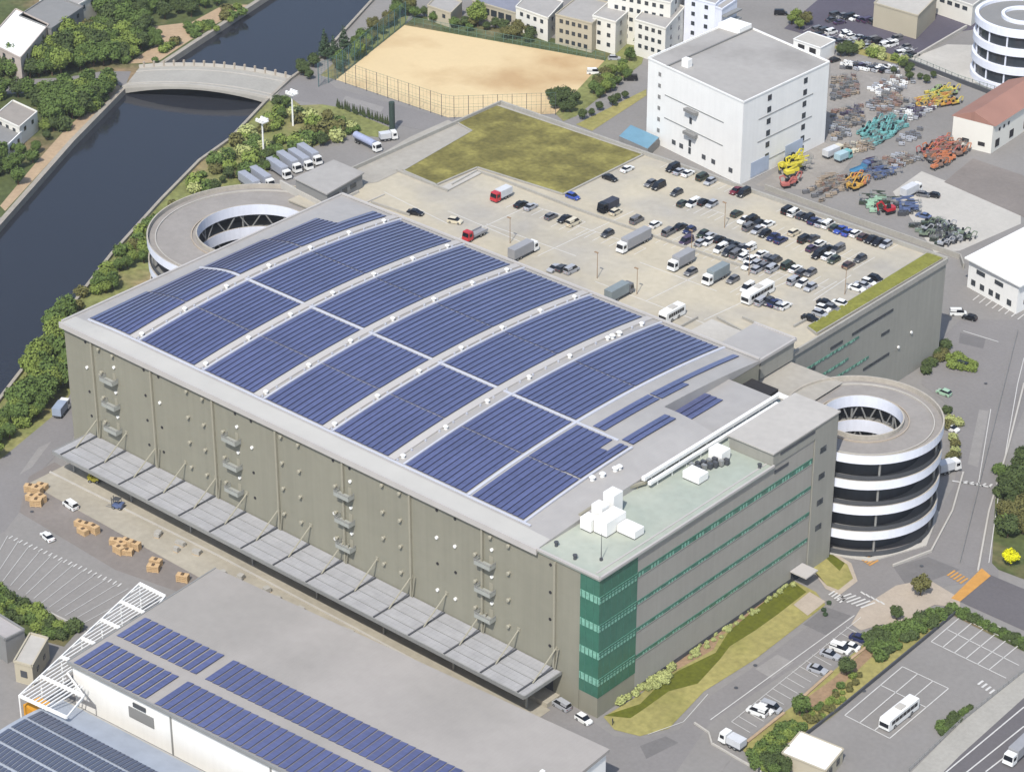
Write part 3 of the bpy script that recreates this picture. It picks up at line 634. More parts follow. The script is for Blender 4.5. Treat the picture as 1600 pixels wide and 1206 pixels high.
# gate house on the deck
sb = MB(); bx_ = G([(462, 279), (521, 252), (566, 271), (511, 303)], 31.2); sb.prism(bx_, DZ-3, 31.0); 
gh = thing('gatehouse', 'small flat roofed grey building at the head of the far spiral ramp', 'building', (*bx_[3], DZ-3))
sb.build('wall', [M_grey], gh)
c_ = (sum(p[0] for p in bx_)/4, sum(p[1] for p in bx_)/4)
MB().prism([(c_[0]+(x-c_[0])*1.06, c_[1]+(y-c_[1])*1.06) for x, y in bx_], 31.02, 31.4).build('roof', [M_groof], gh)
m = MB(); p = bx_[3]; q = bx_[2]; d = Vector((q[0]-p[0], q[1]-p[1])).normalized(); nn = Vector((d.y, -d.x))
for t0, t1 in ((2, 5), (6.5, 8.5), (10, 12.5)):
    a = (p[0]+d.x*t0, p[1]+d.y*t0); b_ = (p[0]+d.x*t1, p[1]+d.y*t1); mm_ = MB(); mm_.beam((a[0]+nn.x*.05, a[1]+nn.y*.05, 29.2), (b_[0]+nn.x*.05, b_[1]+nn.y*.05, 29.2), 0.1, 1.2); mm_.build('window', [M_win], gh)
for a, b_, w_, h_ in (((438, 283), (509, 321), .5, 2.4), ((509, 321), (560, 296), .4, 1.4), ((520, 335), (600, 300), .3, .7)): MB().beam((*g2(*a, DZ+1), DZ+.05), (*g2(*b_, DZ+1), DZ+.05), w_, h_).build('low_wall', [M_pale], dk)

# ducts and plant on the office roof
def pipe(name, pts, r, m_, label, cat, group=None):
    m = MB()
    for a, b_ in zip(pts[:-1], pts[1:]): m.beam(a, b_, r, r)
    for k, p in enumerate(pts):
        m.box(p[0]-r*.55, p[0]+r*.55, p[1]-r*.55, p[1]+r*.55, p[2]-r*.55, p[2]+r*.55)
    for a, b_ in zip(pts[:-1], pts[1:]):
        L_ = math.dist(a, b_); n = int(L_/5)
        for i in range(n+1):
            q = lerp(a, b_, (i+.5)/(n+1)); m.box(q[0]-.1, q[0]+.1, q[1]-.1, q[1]+.1, 34.6, q[2])
    return tag(m.build(name, m_), label, cat, group)
pipe('roof_duct', [(-15.3, 33, 36.6), (-15.3, 80.5, 36.6), (-12.2, 80.5, 36.6)], 0.8, M_white, 'long white duct nearest the solar panels, bent at its far end, on the office roof', 'duct')
pipe('roof_duct', [(-13.7, 33, 36.1), (-13.7, 77.5, 36.1), (-12.3, 77.5, 36.1)], 0.7, M_white, 'shorter white duct of the office roof pair, nearer the office wall', 'duct')
pipe('roof_duct', [(-15.2, 33, 35.6), (-17.2, 26, 35.8), (-16.8, 14, 35.8)], 0.6, M_hood, 'short tan duct between the white ducts and the cluster of white cabinets', 'duct')
def cabinet(name, x0, x1, y0, y1, z0, z1, label, group=None, fans=True, cm=None):
    t = thing(name, label, 'rooftop unit', ((x0+x1)/2, (y0+y1)/2, z0), group)
    m = MB(); m.box(x0, x1, y0, y1, z0+0.3, z1); m.build('casing', [cm or M_white], t)
    m = MB(); m.box(x0+.1, x1-.1, y0+.1, y1-.1, z0, z0+0.29); m.build('base_frame', [M_dkgrey], t)
    if fans:
        m = MB(); nx = max(1, int((x1-x0)/1.8)); ny = max(1, int((y1-y0)/1.8))
        for i in range(nx):
            for j in range(ny): m.cyl((x0+(i+.5)*(x1-x0)/nx, y0+(j+.5)*(y1-y0)/ny), 0.6, z1, z1+0.12, 10)
        m.build('fan', [M_whiteb], t)
    return t
Z0 = 34.62
cabinet('air_handler', -14.6, -11.8, 11.2, 13.8, Z0, 37.6, 'white cabinet at the corner end of the rooftop cluster, nearest the glass corner')
cabinet('air_handler', -11.6, -8.2, 12.0, 18.2, Z0, 38.2, 'longest white box in the middle of the rooftop plant cluster')
cabinet('air_handler', -14.8, -12.0, 15.0, 17.4, Z0, 38.8, 'square white cabinet behind the longest box of the rooftop cluster')
cabinet('air_handler', -15.0, -12.2, 19.0, 22.0, Z0, 39.8, 'tallest white cabinet at the far end of the rooftop cluster')
cabinet('air_handler', -8.0, -3.4, 15.2, 18.2, Z0, 36.6, 'low white box standing apart beside the rooftop cluster, towards the office wall', fans=False)
cabinet('air_handler', -11.2, -6.8, 40.8, 44.0, Z0, 36.6, 'low white box before the row of small condensers, nearer the plant cluster', fans=False)
cabinet('air_handler', -12.2, -8.6, 51.0, 54.0, Z0, 37.2, 'white box beside the penthouse behind the row of small condensers', fans=False)
rngc = random.Random(3)
for i in range(12):
    x = -12.6+(i % 2)*1.7+ (i//2)*0.55; y = 44.8+(i//2)*1.25
    cabinet('condenser', x, x+1.1, y, y+0.8, Z0, Z0+1.5, 'small condenser in the double row between two white boxes on the office roof', 'condensers on the office roof', fans=False, cm=M_dkgrey if i % 3 else M_steel)
m = MB(); m.cyl((-3.8, 5.0), 0.35, Z0, Z0+0.5, 10); m.tube((-3.8, 5.0, Z0+.5), (-3.8, 5.0, Z0+6.5), 0.1, 6, r1=0.04)
tag(m.build('lightning_rod', M_dkgrey), 'thin dark rod standing on the flat roof above the glass corner', 'mast')
for (x, y), lb_ in (((-1.5, 55), 'dark stub vent on the office roof just before the penthouse'), ((-14, 3), 'dark stub vent on the office roof close to the front eave'), ((-8, 1.8), 'dark stub vent midway along the front edge of the flat roof')):
    tag(MB().cyl((x, y), 0.35, Z0, Z0+0.9, 10).cyl((x, y), 0.5, Z0+.9, Z0+1.1, 10).build('stub_vent', M_dkgrey), lb_, 'vent')

M_kerbp = mat('weathered_parapet', (196, 188, 174), 0.85, 0.10, 0.3, fine=(1.2, 0.06))
M_rampdk = mat('ramp_surface', (166, 160, 153), 0.9, 0.08, 0.15, fine=(0.9, 0.05))
# ================================================================ SPIRAL RAMPS
def ramp_tower(name, c, r1, r0, ztop, levels, label, step=6.6, a0=0, a1=2*math.pi, deckdrop=1.2, posts=6):
    t = thing(name, label, 'spiral ramp', (*c, 0))
    for k in range(levels+1):
        z = ztop-k*step
        if z < 2: break
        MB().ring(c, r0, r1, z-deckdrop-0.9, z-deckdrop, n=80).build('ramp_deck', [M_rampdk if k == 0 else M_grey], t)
        MB().ring(c, r1+0.01, r1+0.35, z-2.2, z, a0, a1, n=80, side=(0, 0, 1, 1)).build('outer_parapet', [M_whiteb, M_kerbp], t)
        MB().ring(c, r0-0.35, r0-0.01, z-3.0, z+(0.1 if k else -0.1), n=64, side=(0, 1, 1, 0)).build('inner_parapet', [M_whiteb, M_kerbp], t)
    MB().ring(c, r1-2.0, r1-1.75, ztop-deckdrop+0.01, ztop-deckdrop+0.35, a0, a1, n=80).build('kerb', [M_pale], t)
    MB().ring(c, r0+1.0, r0+1.25, ztop-deckdrop+0.01, ztop-deckdrop+0.35, n=64).build('kerb', [M_pink], t)
    pm = MB().tube((0, 0, 0), (0, 0, ztop-deckdrop-0.9), 0.28, 6).mesh('column', [M_steel])
    for i in range(posts):
        a = 2*math.pi*(i+.3)/posts
        inst(pm, 'column', t, (c[0]+(r1-0.6)*math.cos(a), c[1]+(r1-.6)*math.sin(a), 0)); inst(pm, 'column', t, (c[0]+(r0+0.5)*math.cos(a), c[1]+(r0+.5)*math.sin(a), 0))
    for k in range(levels):
        zt = ztop-k*step-deckdrop-1.0; zb = max(0.2, zt-step+1.6)
        m = MB()
        for i in range(14):
            a = 2*math.pi*i/14; b2 = 2*math.pi*(i+.5)/14; e = 2*math.pi*(i+1)/14
            P = lambda an, z: (c[0]+(r0+0.1)*math.cos(an), c[1]+(r0+.1)*math.sin(an), z)
            m.beam(P(a, zt), P(b2, zb), 0.22, 0.3); m.beam(P(b2, zb), P(e, zt), 0.22, 0.3)
        m.build('brace', [M_steel], t)
    mid = (r0+r1)/2
    MB().ring(c, mid-0.2, mid+0.2, 0.05, ztop-deckdrop-0.95, n=64).build('core_wall', [M_dkgrey], t)
    for i in range(4):
        zf = ztop-deckdrop-0.9-i*step-1.6
        if zf > 3: MB().ring(c, r1-0.28, r1-0.2, zf-3.1, zf-1.9, a0, a1, n=80).build('guard_screen', [M_dkgrey], t)
    return t
C1 = (-5.4, 99.8)
T1 = ramp_tower('spiral_ramp', C1, 18.0, 9.4, 27.0, 4, 'round white banded car ramp tower at the office end of the big warehouse')
MB().ring(C1, 18.2, 19.6, 0.02, 0.35, n=8, a0=R(-112.5+22.5), a1=R(-112.5+22.5+360)).build('base_kerb', [M_pale], T1)
C2 = (-178.1, 75.0)
T2 = ramp_tower('spiral_ramp', C2, 27.4, 15.2, 27.2, 4, 'larger round ramp tower by the canal behind the solar roof', a0=R(78), a1=R(296), posts=8)

# the dock apron (ground)
struct('dock_apron', MB().prism([(-160, -4.25), (-9, -4.25), (-9, -20), (-160, -17.5)], 0.05, 0.14), M_apron)

# ================================================================ OTHER BUILDINGS
WINC = {}
def winmesh(w_, h_, m_=None):
    k = (w_, h_, (m_ or M_win).name)
    if k not in WINC: WINC[k] = MB().box(-w_/2, w_/2, -0.10, 0.0, -h_/2, h_/2).mesh('window', [m_ or M_win])
    return WINC[k]
def face_windows(root, p, q, zs, ts, w_, h_, m_=None, name='window', out=0.02):
    """windows on the wall from p to q (seen with p on the left), its outside towards the viewer"""
    d = Vector((q[0]-p[0], q[1]-p[1])).normalized(); nn = Vector((d.y, -d.x)); ang = math.atan2(d.y, d.x); L_ = math.dist(p, q)
    me = winmesh(w_, h_, m_)
    for z in zs:
        for t in ts:
            inst(me, name, root, (p[0]+d.x*L_*t+nn.x*out, p[1]+d.y*L_*t+nn.y*out, z), (0, 0, ang))
def para(a, b, c):      # rectangle-like footprint from three of its corners: left, front, right
    return [a, b, c, (a[0]+c[0]-b[0], a[1]+c[1]-b[1])]
def block(name, label, cat, foot, h, wallm, roofm, parapet=0.5, z0=0, roofup=0.0, group=None):
    t = thing(name, label, cat, (*foot[1], z0), group)
    MB().prism(foot, z0, h).build('wall', [wallm], t)
    c = (sum(p[0] for p in foot)/len(foot), sum(p[1] for p in foot)/len(foot))
    rr = MB().prism([(c[0]+(x-c[0])*0.985, c[1]+(y-c[1])*0.985) for x, y in foot], h+0.003, h+0.06).build('roof', [roofm], t)
    if parapet:
        m = MB()
        for i in range(len(foot)):
            a, b_ = foot[i], foot[(i+1) % len(foot)]; m.beam((*a, h+parapet/2-0.05), (*b_, h+parapet/2-0.05), 0.35, parapet)
        m.build('parapet', [wallm], t)
    return t, foot
def fr(n, a=0.08, b=0.92): return [a+(b-a)*(i+.5)/n for i in range(n)]

# white six-storey warehouse
t, f = block('white_warehouse', 'tall plain white six storey warehouse with a flat grey roof behind the parking deck', 'building', para(g2(1013, 92, 25.8), g2(1162, 161, 25.8), g2(1296, 98, 25.8)), 25.8, M_white, M_groof)
H_ = [23.6, 19.9, 16.2, 12.5, 8.8, 5.1, 1.8]
face_windows(t, f[1], f[2], H_, [0.30, 0.72], 1.7, 1.7)
face_windows(t, f[1], f[2], [18.2, 11.0, 3.8], [0.5], 26, 0.25, M_steel, 'ledge'); face_windows(t, f[0], f[1], [16.9, 9.6], [0.5], 26, 0.25, M_steel, 'ledge')
face_windows(t, f[0], f[1], [22.6, 19.0, 15.4, 11.8, 8.2, 4.6], [0.13], 1.1, 1.2, M_grey)
face_windows(t, f[0], f[1], [12.6, 5.4, 3.0], [0.47], 1.0, 2.0)
face_windows(t, f[0], f[1], [3.2], [0.3, 0.38, 0.62, 0.72, 0.9], 1.6, 1.4, M_dkgrey)
face_windows(t, f[1], f[2], [3.0], [0.22, 0.62], 8.5, 4.6, mat('pale_blue_shutter', (196, 208, 226), 0.7), 'shutter', 0.06)
for z in (16.0, 8.8):
    d = Vector((f[1][0]-f[0][0], f[1][1]-f[0][1])).normalized(); p = (f[0][0]+d.x*18, f[0][1]+d.y*18); q = (p[0]+d.x*5, p[1]+d.y*5); nn = (d.y, -d.x)
    MB().beam((p[0]+nn[0]*.8, p[1]+nn[1]*.8, z), (q[0]+nn[0]*.8, q[1]+nn[1]*.8, z), 1.6, 0.9).build('balcony', [M_grey], t)
m = MB(); m.beam((*lerp(f[0], f[3], .12), 26.3), (*lerp(f[1], f[2], .12), 26.3), 0.3, 0.5)
m = MB(); a = lerp(f[0], f[1], .2); b_ = lerp(f[3], f[2], .2); m.beam((*a, 26.15), (*b_, 26.15), 0.5, 0.35); m.build('roof_seam', [M_grey], t)
m = MB(); c = lerp(lerp(f[0], f[1], .3), lerp(f[3], f[2], .3), .12); m.box(c[0]-1.2, c[0]+1.2, c[1]-1, c[1]+1, 25.9, 28.4); m.build('roof_hatch', [M_white], t)
m = MB(); c = lerp(lerp(f[0], f[1], .1), lerp(f[3], f[2], .1), .9); m.box(c[0]-4, c[0]+4, c[1]-3, c[1]+3, 25.9, 27.6); m.build('roof_hatch', [M_white], t)

# low blue roof beside it, small courtyard sheds
t, f = block('blue_shed', 'low shed with a light blue roof at the foot of the white six storey warehouse', 'shed', para(g2(967, 213, 3), g2(1012, 233, 3), g2(1030, 215, 3)), 3.0, M_grey, mat('light_blue_roof', (122, 166, 188), 0.6), 0)
t, f = block('round_roof_annex', 'low white annex with square openings behind the white six storey warehouse', 'building', para(g2(1240, 62, 5), g2(1282, 76, 5), g2(1305, 64, 5)), 5, M_white, M_pale, 0.3)
face_windows(t, f[0], f[1], [2.9], [0.3, 0.72], 2.6, 2.6, M_dark)

# school-like blocks along the top
def pxblock(name, label, A, B, C, h, wallm=M_cream, roofm=M_groof, rows=3, n1=5, n2=3, cat='building', ww=1.3, wh=1.3, z_top=1.6, dz=3.3, par=0.5):
    t, f = block(name, label, cat, para(g2(*A, h), g2(*B, h), g2(*C, h)), h, wallm, roofm, par)
    zs = [h-z_top-dz*i for i in range(rows) if h-z_top-dz*i > 1]
    if n1: face_windows(t, f[0], f[1], zs, fr(n1), ww, wh)
    if n2: face_windows(t, f[1], f[2], zs, fr(n2), ww, wh)
    return t, f
pxblock('school_wing', 'low pale wing with dark windows above the far edge of the sand field', (806, 12), (856, 30), (880, 4), 8, rows=2, n1=4, n2=2)
pxblock('school_wing', 'grey green three storey wing with rows of small windows behind the sand field', (868, 24), (925, 38), (962, 8), 10, M_beige, rows=3, n1=5, n2=2)
pxblock('school_wing', 'cream block with a stepped corner between the grey green wing and the long cream wing', (926, 26), (962, 36), (990, 12), 11, rows=3, n1=2, n2=2)
pxblock('school_wing', 'long cream wing with a row of dark windows running off the top of the picture', (950, -14), (1048, 6), (1085, -40), 17, rows=4, n1=7, n2=3)
pxblock('school_wing', 'cream front block with a flat roof just left of the white stair tower', (992, 32), (1040, 46), (1070, 12), 12, rows=3, n1=4, n2=2)
pxblock('office_tower', 'narrow white block with a column of dark windows behind the white six storey warehouse', (1070, -4), (1118, 8), (1140, -12), 16, M_whiteb, rows=5, n1=2, n2=2)
t, f = pxblock('stair_block', 'open grey stair tower with stacked landings beside the narrow white block', (1118, 12), (1128, 16), (1152, 0), 15, M_whiteb, rows=0, n1=0, n2=0)
for i in range(5):
    z = 13-i*2.9; m = MB(); d = Vector((f[2][0]-f[1][0], f[2][1]-f[1][1])).normalized(); nn = Vector((d.y, -d.x)); p = f[1]; q = f[2]
    m.beam((p[0]+nn.x*1, p[1]+nn.y*1, z), (q[0]+nn.x*1, q[1]+nn.y*1, z-1), 1.8, 0.5); m.build('stair_landing', [M_steel], t)
pxblock('small_house', 'grey roofed shed half hidden by trees above the left corner of the sand field', (668, 10), (704, 22), (722, 4), 5, M_beige, rows=1, n1=2, n2=0)
pxblock('long_shed', 'long blue grey roofed shed with dark openings above the middle of the sand field', (738, 2), (806, 22), (815, 2), 5, M_beige, mat('slate_roof', (150, 152, 164), 0.7), rows=1, n1=5, n2=0, ww=2.4, wh=2.2, z_top=2.2)
pxblock('parking_office', 'beige box building with a white roof in the dark car park at the top', (1366, 6), (1434, 26), (1464, -4), 8, M_beige, M_pale, rows=0, n1=0, n2=0)
pxblock('yellowish_office', 'cream office with dark windows between the beige box building and the banded tower', (1450, -14), (1520, 10), (1560, -20), 7, M_cream, rows=1, n1=5, n2=0, ww=2.0)
# white banded round tower at the top right
cT = g2(1600, 22, 20.5)
t = thing('banded_tower', 'white banded round parking tower with dark glass at the top edge of the picture', 'tower', (*cT, 0))
def tower(c, r):
    MB().cyl(c, r-1.0, 0, 19.0, 48).build('glass_wall', [M_win], t)
    for k in range(4):
        z = 20.5-k*6.2; MB().ring(c, r-1.2, r, max(0, z-2.4), z, n=64).build('white_band', [M_whiteb], t)
    m = MB()
    for i in range(14):
        a = i*math.pi/7; m.box(c[0]+(r-.7)*math.cos(a)-.2, c[0]+(r-.7)*math.cos(a)+.2, c[1]+(r-.7)*math.sin(a)-.2, c[1]+(r-.7)*math.sin(a)+.2, 0, 19.4)
    m.build('mullion', [M_whiteb], t)
    MB().cyl(c, r-1.25, 19.05, 19.5, 48).build('roof', [M_grey], t); MB().ring(c, 6, 7, 19.5, 20.5, n=40).build('inner_parapet', [M_whiteb], t)
tower(cT, 15.2)
WLOC_ = 0
# red roofed hall on the right
f = para(g2(1490, 182, 9), g2(1552, 197, 9), g2(1640, 140, 9))
t = thing('red_roof_hall', 'cream hall with a faded red brown roof at the right edge beside the machine yard', 'building', (*f[1], 0))
MB().prism(f, 0, 9).build('wall', [M_cream], t)
m = MB(); ra = lerp(f[0], f[1], .5); rb_ = lerp(f[3], f[2], .5)
o = 0.8
m.add([(f[0][0]-o, f[0][1], 9), (f[1][0]+o, f[1][1], 9), (f[2][0]+o, f[2][1], 9), (f[3][0]-o, f[3][1], 9), (*ra, 12), (*rb_, 12)], [(0, 4, 5, 3), (1, 2, 5, 4), (0, 1, 4), (2, 3, 5), (3, 2, 1, 0)]); m.build('roof', [M_tile], t)
face_windows(t, f[0], f[1], [2.4], [0.35, 0.75], 2.2, 1.2, M_dark); face_windows(t, f[1], f[2], [6.6], [0.12, 0.2, 0.28], 0.9, 1.0, M_dark); face_windows(t, f[1], f[2], [2.4], [0.1, 0.35, 0.6], 2.4, 2.4, M_dark)
# white building at right
t, f = pxblock('white_hall', 'bright white low building with a white roof beside the right hand street', (1515, 404), (1592, 446), (1680, 400), 8.5, M_white, M_white, rows=0, n1=0, n2=0)
face_windows(t, f[0], f[1], [6.0], [0.25, 0.62], 3.2, 1.2); face_windows(t, f[0], f[1], [2.2], [0.12, 0.3, 0.48, 0.62, 0.85], 1.6, 1.6); face_windows(t, f[1], f[2], [6, 2.5], fr(6), 1.6, 1.3)
m = MB(); m.prism([(f[0][0]-1, f[0][1]-1), (f[1][0]+1, f[1][1]-1), (f[2][0]+1, f[2][1]+1), (f[3][0]-1, f[3][1]+1)], 8.5, 8.9); m.build('eave', [M_white], t)

# houses beyond the canal
t, f = pxblock('canal_house', 'white house with a curved pale roof near the top left, across the canal', (-20, 66), (32, 92), (76, 40), 8, mat('pinkish_wall', (206, 192, 180), 0.85), M_white, rows=2, n1=3, n2=3)
t, f = pxblock('canal_house', 'grey flat roofed building behind the white house at the top left', (30, 26), (80, 46), (130, 12), 8, M_grey, M_grey, rows=1, n1=0, n2=4)
t, f = pxblock('canal_house', 'long dark edged building at the very top left of the far bank', (60, -12), (120, 10), (165, -16), 7, M_cream, M_groof, rows=1, n1=3, n2=3)
t, f = pxblock('canal_house', 'small house with a hipped grey roof among trees left of the canal', (-8, 182), (30, 200), (58, 176), 6, M_cream, mat('grey_tile_roof', (168, 160, 150), 0.85), rows=1, n1=3, n2=2)
t, f = pxblock('canal_house', 'lower white house below the hipped roof house by the canal path', (-30, 205), (8, 232), (36, 205), 4, M_white, M_grey, rows=1, n1=0, n2=2)

# bottom left: small buildings by the pergola
t, f = pxblock('yard_building', 'grey roofed low building cut by the left edge near the bottom', (-60, 958), (8, 1000), (38, 985), 6, M_grey, mat('pinkgrey_roof', (190, 184, 180), 0.8), rows=0, n1=0, n2=0)
t, f = pxblock('container_house', 'pale narrow hut with an air conditioner between the grey building and the white trellis', (22, 1034), (50, 1042), (75, 998), 5, M_beige, M_pale, rows=0, n1=0, n2=0)
face_windows(t, f[0], f[1], [2.6], [0.5], 1.6, 1.6, M_dkgrey); face_windows(t, f[1], f[2], [2.6], [0.3, 0.7], 1.2, 1.0)

# ---- foreground hall with solar roof
A_, B_, C_ = g2(338, 890, 11), g2(118, 1035, 11), g2(947, 1170, 11)
d = Vector((C_[0]-A_[0], C_[1]-A_[1])); L1 = d.length; d.normalize(); nn = Vector((d.y, -d.x)); L2 = abs((Vector(B_)-Vector(A_)).dot(nn)); 
F4 = [A_, (A_[0]+nn.x*L2, A_[1]+nn.y*L2), (A_[0]+nn.x*L2+d.x*L1, A_[1]+nn.y*L2+d.y*L1), (A_[0]+d.x*L1, A_[1]+d.y*L1)]
FG = thing('solar_hall', 'long white walled hall with a grey roof and blue solar panels in the foreground', 'warehouse', (*F4[1], 0))
def fgp(s, t_, z): return (A_[0]+d.x*s+nn.x*t_, A_[1]+d.y*s+nn.y*t_, z)
MB().prism(F4, 0, 10.2).build('wall', [M_white], FG)
def fz(t_): return 11.0 if t_ > L2*0.5 else 11.0
m = MB(); m.prism([fgp(-.5, -.5, 0)[:2], fgp(-.5, L2+.6, 0)[:2], fgp(L1+.5, L2+.6, 0)[:2], fgp(L1+.5, -.5, 0)[:2]], 10.21, 10.95); m.build('roof', [M_fgroof], FG)
m = MB(); m.beam(fgp(-.6, L2+.75, 10.75), fgp(L1+.6, L2+.75, 10.75), 0.35, 0.75); m.beam(fgp(-.65, -.5, 10.8), fgp(-.65, L2+.6, 10.8), 0.3, 0.6); m.build('eave', [M_steel], FG)
ang = math.atan2(d.y, d.x)
def fgarray(s0, s1, t0, t1):
    m = MB(); n = int((s1-s0)/1.95)
    for i in range(n):
        a = s0+i*(s1-s0)/n; c = a+1.80
        m.add([fgp(a, t0, 11.05), fgp(c, t0, 11.27), fgp(c, t1, 11.27), fgp(a, t1, 11.05), fgp(a, t0, 10.98), fgp(c, t0, 11.2), fgp(c, t1, 11.2), fgp(a, t1, 10.98)],
              [(0, 3, 2, 1), (0, 1, 5, 4), (1, 2, 6, 5), (2, 3, 7, 6), (3, 0, 4, 7)]); m.m[-4:] = [1, 1, 1, 1]
    m.build('solar_array', [M_solF, M_solb], FG)
def st(u, v, z=11.2):
    p = Vector(g2(u, v, z))-Vector(A_); return p.dot(d), p.dot(nn)
for q in ((230, 965), (185, 995), (180, 1007), (125, 1045), (360, 1030), (308, 1055)): st(*q)
ta, tb = st(230, 965)[1], st(185, 993)[1]; tc_, td = st(180, 1007)[1], st(127, 1040)[1]
s0 = st(200, 980)[0]
e1 = st(330, 1045)[0]
fgarray(s0, e1-1.0, ta, tb); fgarray(e1+1.2, L1-4, ta, tb)
fgarray(s0, e1-3.2, tc_, td); fgarray(e1-1.0, L1-4, tc_, td)
for s_ in (28, 55, 82): 
    MB().beam(fgp(s_, L2+.12, 0.2), fgp(s_, L2+.12, 10.2), 0.3, 0.3).build('drain_pipe', [M_steel], FG)
MB().beam(fgp(16, L2+.1, 5.6), fgp(23, L2+.1, 5.6), 0.2, 2.6).build('louvre', [M_grey], FG)
MB().beam(fgp(17.5, L2+.25, 8), fgp(21, L2+.25, 8), 0.2, 1.0).build('louvre', [M_dkgrey], FG)
MB().box(*(lambda p: (p[0]-.4, p[0]+.4, p[1]-.4, p[1]+.4))(fgp(L1-5, 14, 0)), 10.96, 11.9).build('roof_vent', [M_white], FG)
# trellis frame beside it
tr = thing('white_trellis', 'open white steel trellis roof along the end of the foreground solar hall', 'trellis', fgp(-10, 10, 0))
TZ = 8.0
T0, T1_, T3, T4 = st(218, 912, TZ), st(258, 932, TZ), st(104, 1121, TZ), st(30, 1087, TZ)
def tin(k):
    q = lerp(T1_, T3, k); return (q[0] if q[1] > 44.2 else min(q[0], -0.9), q[1])
def tout(k): return lerp(T0, T4, k)
for k in range(7):
    a = tout(k/6); b_ = tin(k/6); MB().beam(fgp(*a, TZ+.1), fgp(*b_, TZ+.1), 0.5, 0.6).build('cross_beam', [M_white], tr)
for F_ in (tout, tin):
    m = MB()
    for k in range(12): m.beam(fgp(*F_(k/12), TZ), fgp(*F_((k+1)/12), TZ), 0.28, 0.5)
    m.build('long_beam', [M_white], tr)
m = MB()
for j in range(18):
    s_ = T0[0]+0.9+j*0.98; ks = [k/60 for k in range(61) if tout(k/60)[0] <= s_ <= tin(k/60)[0]]
    if len(ks) > 2: m.beam(fgp(s_, tout(ks[0])[1], TZ-.1), fgp(s_, tout(ks[-1])[1], TZ-.1), 0.2, 0.25)
m.build('slat', [M_white], tr)
pm = MB().tube((0, 0, 0), (0, 0, TZ-.1), 0.2, 8).mesh('post', [M_white])
for k in range(7): inst(pm, 'post', tr, fgp(*tout(k/6), 0))
m = MB(); c = g2(62, 1112, 3); m.prism(G([(36, 1100), (62, 1088), (92, 1104), (66, 1122)], 4), 0.02, 4.0); tag(m.build('orange_tank', mat('orange_cover', (240, 168, 40), 0.7)), 'orange covered container below the end of the white trellis', 'container')
# low arched hall at the bottom left corner
ha = thing('arched_hall', 'low hall with dark panels on a pale blue curved roof', 'building', fgp(-2, L2+5, 0))
S0, S1, TT0, TT1 = 2.0, 76, L2+4.8, L2+38
def ahz(s_, t_): x = (t_-TT0)/(TT1-TT0)*2-1; return 5.0+2.4*(1-x*x)
m = MB(); ss = [S0+i*4 for i in range(19)]; tt = [TT0+i*(TT1-TT0)/16 for i in range(17)]
vs = [fgp(s_, t_, ahz(s_, t_)) for t_ in tt for s_ in ss]; n_ = len(ss)
m.add(vs, [(j*n_+i, (j+1)*n_+i, (j+1)*n_+i+1, j*n_+i+1) for j in range(16) for i in range(n_-1)])
m.build('arched_roof', [mat('pale_blue_steel', (188, 195, 204), 0.5, k=0.62)], ha)
MB().prism([fgp(S0+.3, TT0+.2, 0)[:2], fgp(S1-.3, TT0+.2, 0)[:2], fgp(S1-.3, TT1-.2, 0)[:2], fgp(S0+.3, TT1-.2, 0)[:2]], 0, 5.1).build('wall', [M_beige], ha)
for r_ in range(6):
    t0 = TT0+7.2+r_*4.4; t1 = t0+3.8; m = MB(); n = 62
    for i in range(n):
        a = S0+1.0+i*1.15; c = a+0.98
        m.add([fgp(a, t0, ahz(a, t0)+.1), fgp(c, t0, ahz(c, t0)+.25), fgp(c, t1, ahz(c, t1)+.25), fgp(a, t1, ahz(a, t1)+.1), fgp(c, t0, ahz(c, t0)), fgp(c, t1, ahz(c, t1))], [(0, 3, 2, 1), (1, 2, 5, 4)])
    m.build('solar_array', [M_sol2], ha)
# small white roofed hut at the bottom right
t, f = pxblock('white_hut', 'small building with a pale flat roof among trees at the bottom beside the coach park', (1222, 1176), (1290, 1204), (1318, 1170), 3.5, M_beige, M_white, rows=1, n1=0, n2=2, z_top=1.6, par=0.2)

# ================================================================ BRIDGE
BL = [(-325, 156), (-331, 176)]; BR = [(-281, 176.5), (-288.5, 196)]
BL = [g2(192, 140), g2(218, 107)]; BR = [g2(425, 158), g2(455, 124)]
br = thing('road_bridge', 'low humped concrete road bridge with posts along its far rail, over the dark canal', 'bridge', (*BL[0], 0))
def bp_(s_, t_, dz=0):
    a = lerp(BL[0], BR[0], s_); b_ = lerp(BL[1], BR[1], s_); q = lerp(a, b_, t_); h = 2.2*(1-(2*s_-1)**2) if 0 <= s_ <= 1 else 0
    return (q[0], q[1], 0.25+h+dz)
m = MB(); N = 18; vs = []
for i in range(N+1):
    s_ = i/N; dep = 0.7+1.0*(2*s_-1)**2
    vs += [bp_(s_, 0), bp_(s_, 1), bp_(s_, 1, -dep), bp_(s_, 0, -dep)]
m.add(vs, [(4*i+k, 4*i+(k+1) % 4, 4*i+4+(k+1) % 4, 4*i+4+k) for i in range(N) for k in range(4)]+[(0, 3, 2, 1), (4*N, 4*N+1, 4*N+2, 4*N+3)])
m.build('bridge_deck', [M_conc], br)
for t_ in (0.01, 0.99):
    m = MB()
    for i in range(N): m.beam(bp_(i/N, t_, .5), bp_((i+1)/N, t_, .5), 0.3, 1.0)
    m.build('rail', [M_pale], br)
m = MB()
for i in range(N):
    m.beam(bp_(i/N, .22, .05), bp_((i+1)/N, .22, .05), 0.3, 0.25); m.beam(bp_(i/N, .8, .05), bp_((i+1)/N, .8, .05), 0.3, 0.25)
m.build('kerb', [M_pale], br)
pm = MB().beam((0, 0, 0), (0, 0, 1.9), 0.55, 0.55).mesh('rail_post', [M_pink])
for i in range(15): inst(pm, 'rail_post', br, bp_((i+.5)/15, .99, 0))

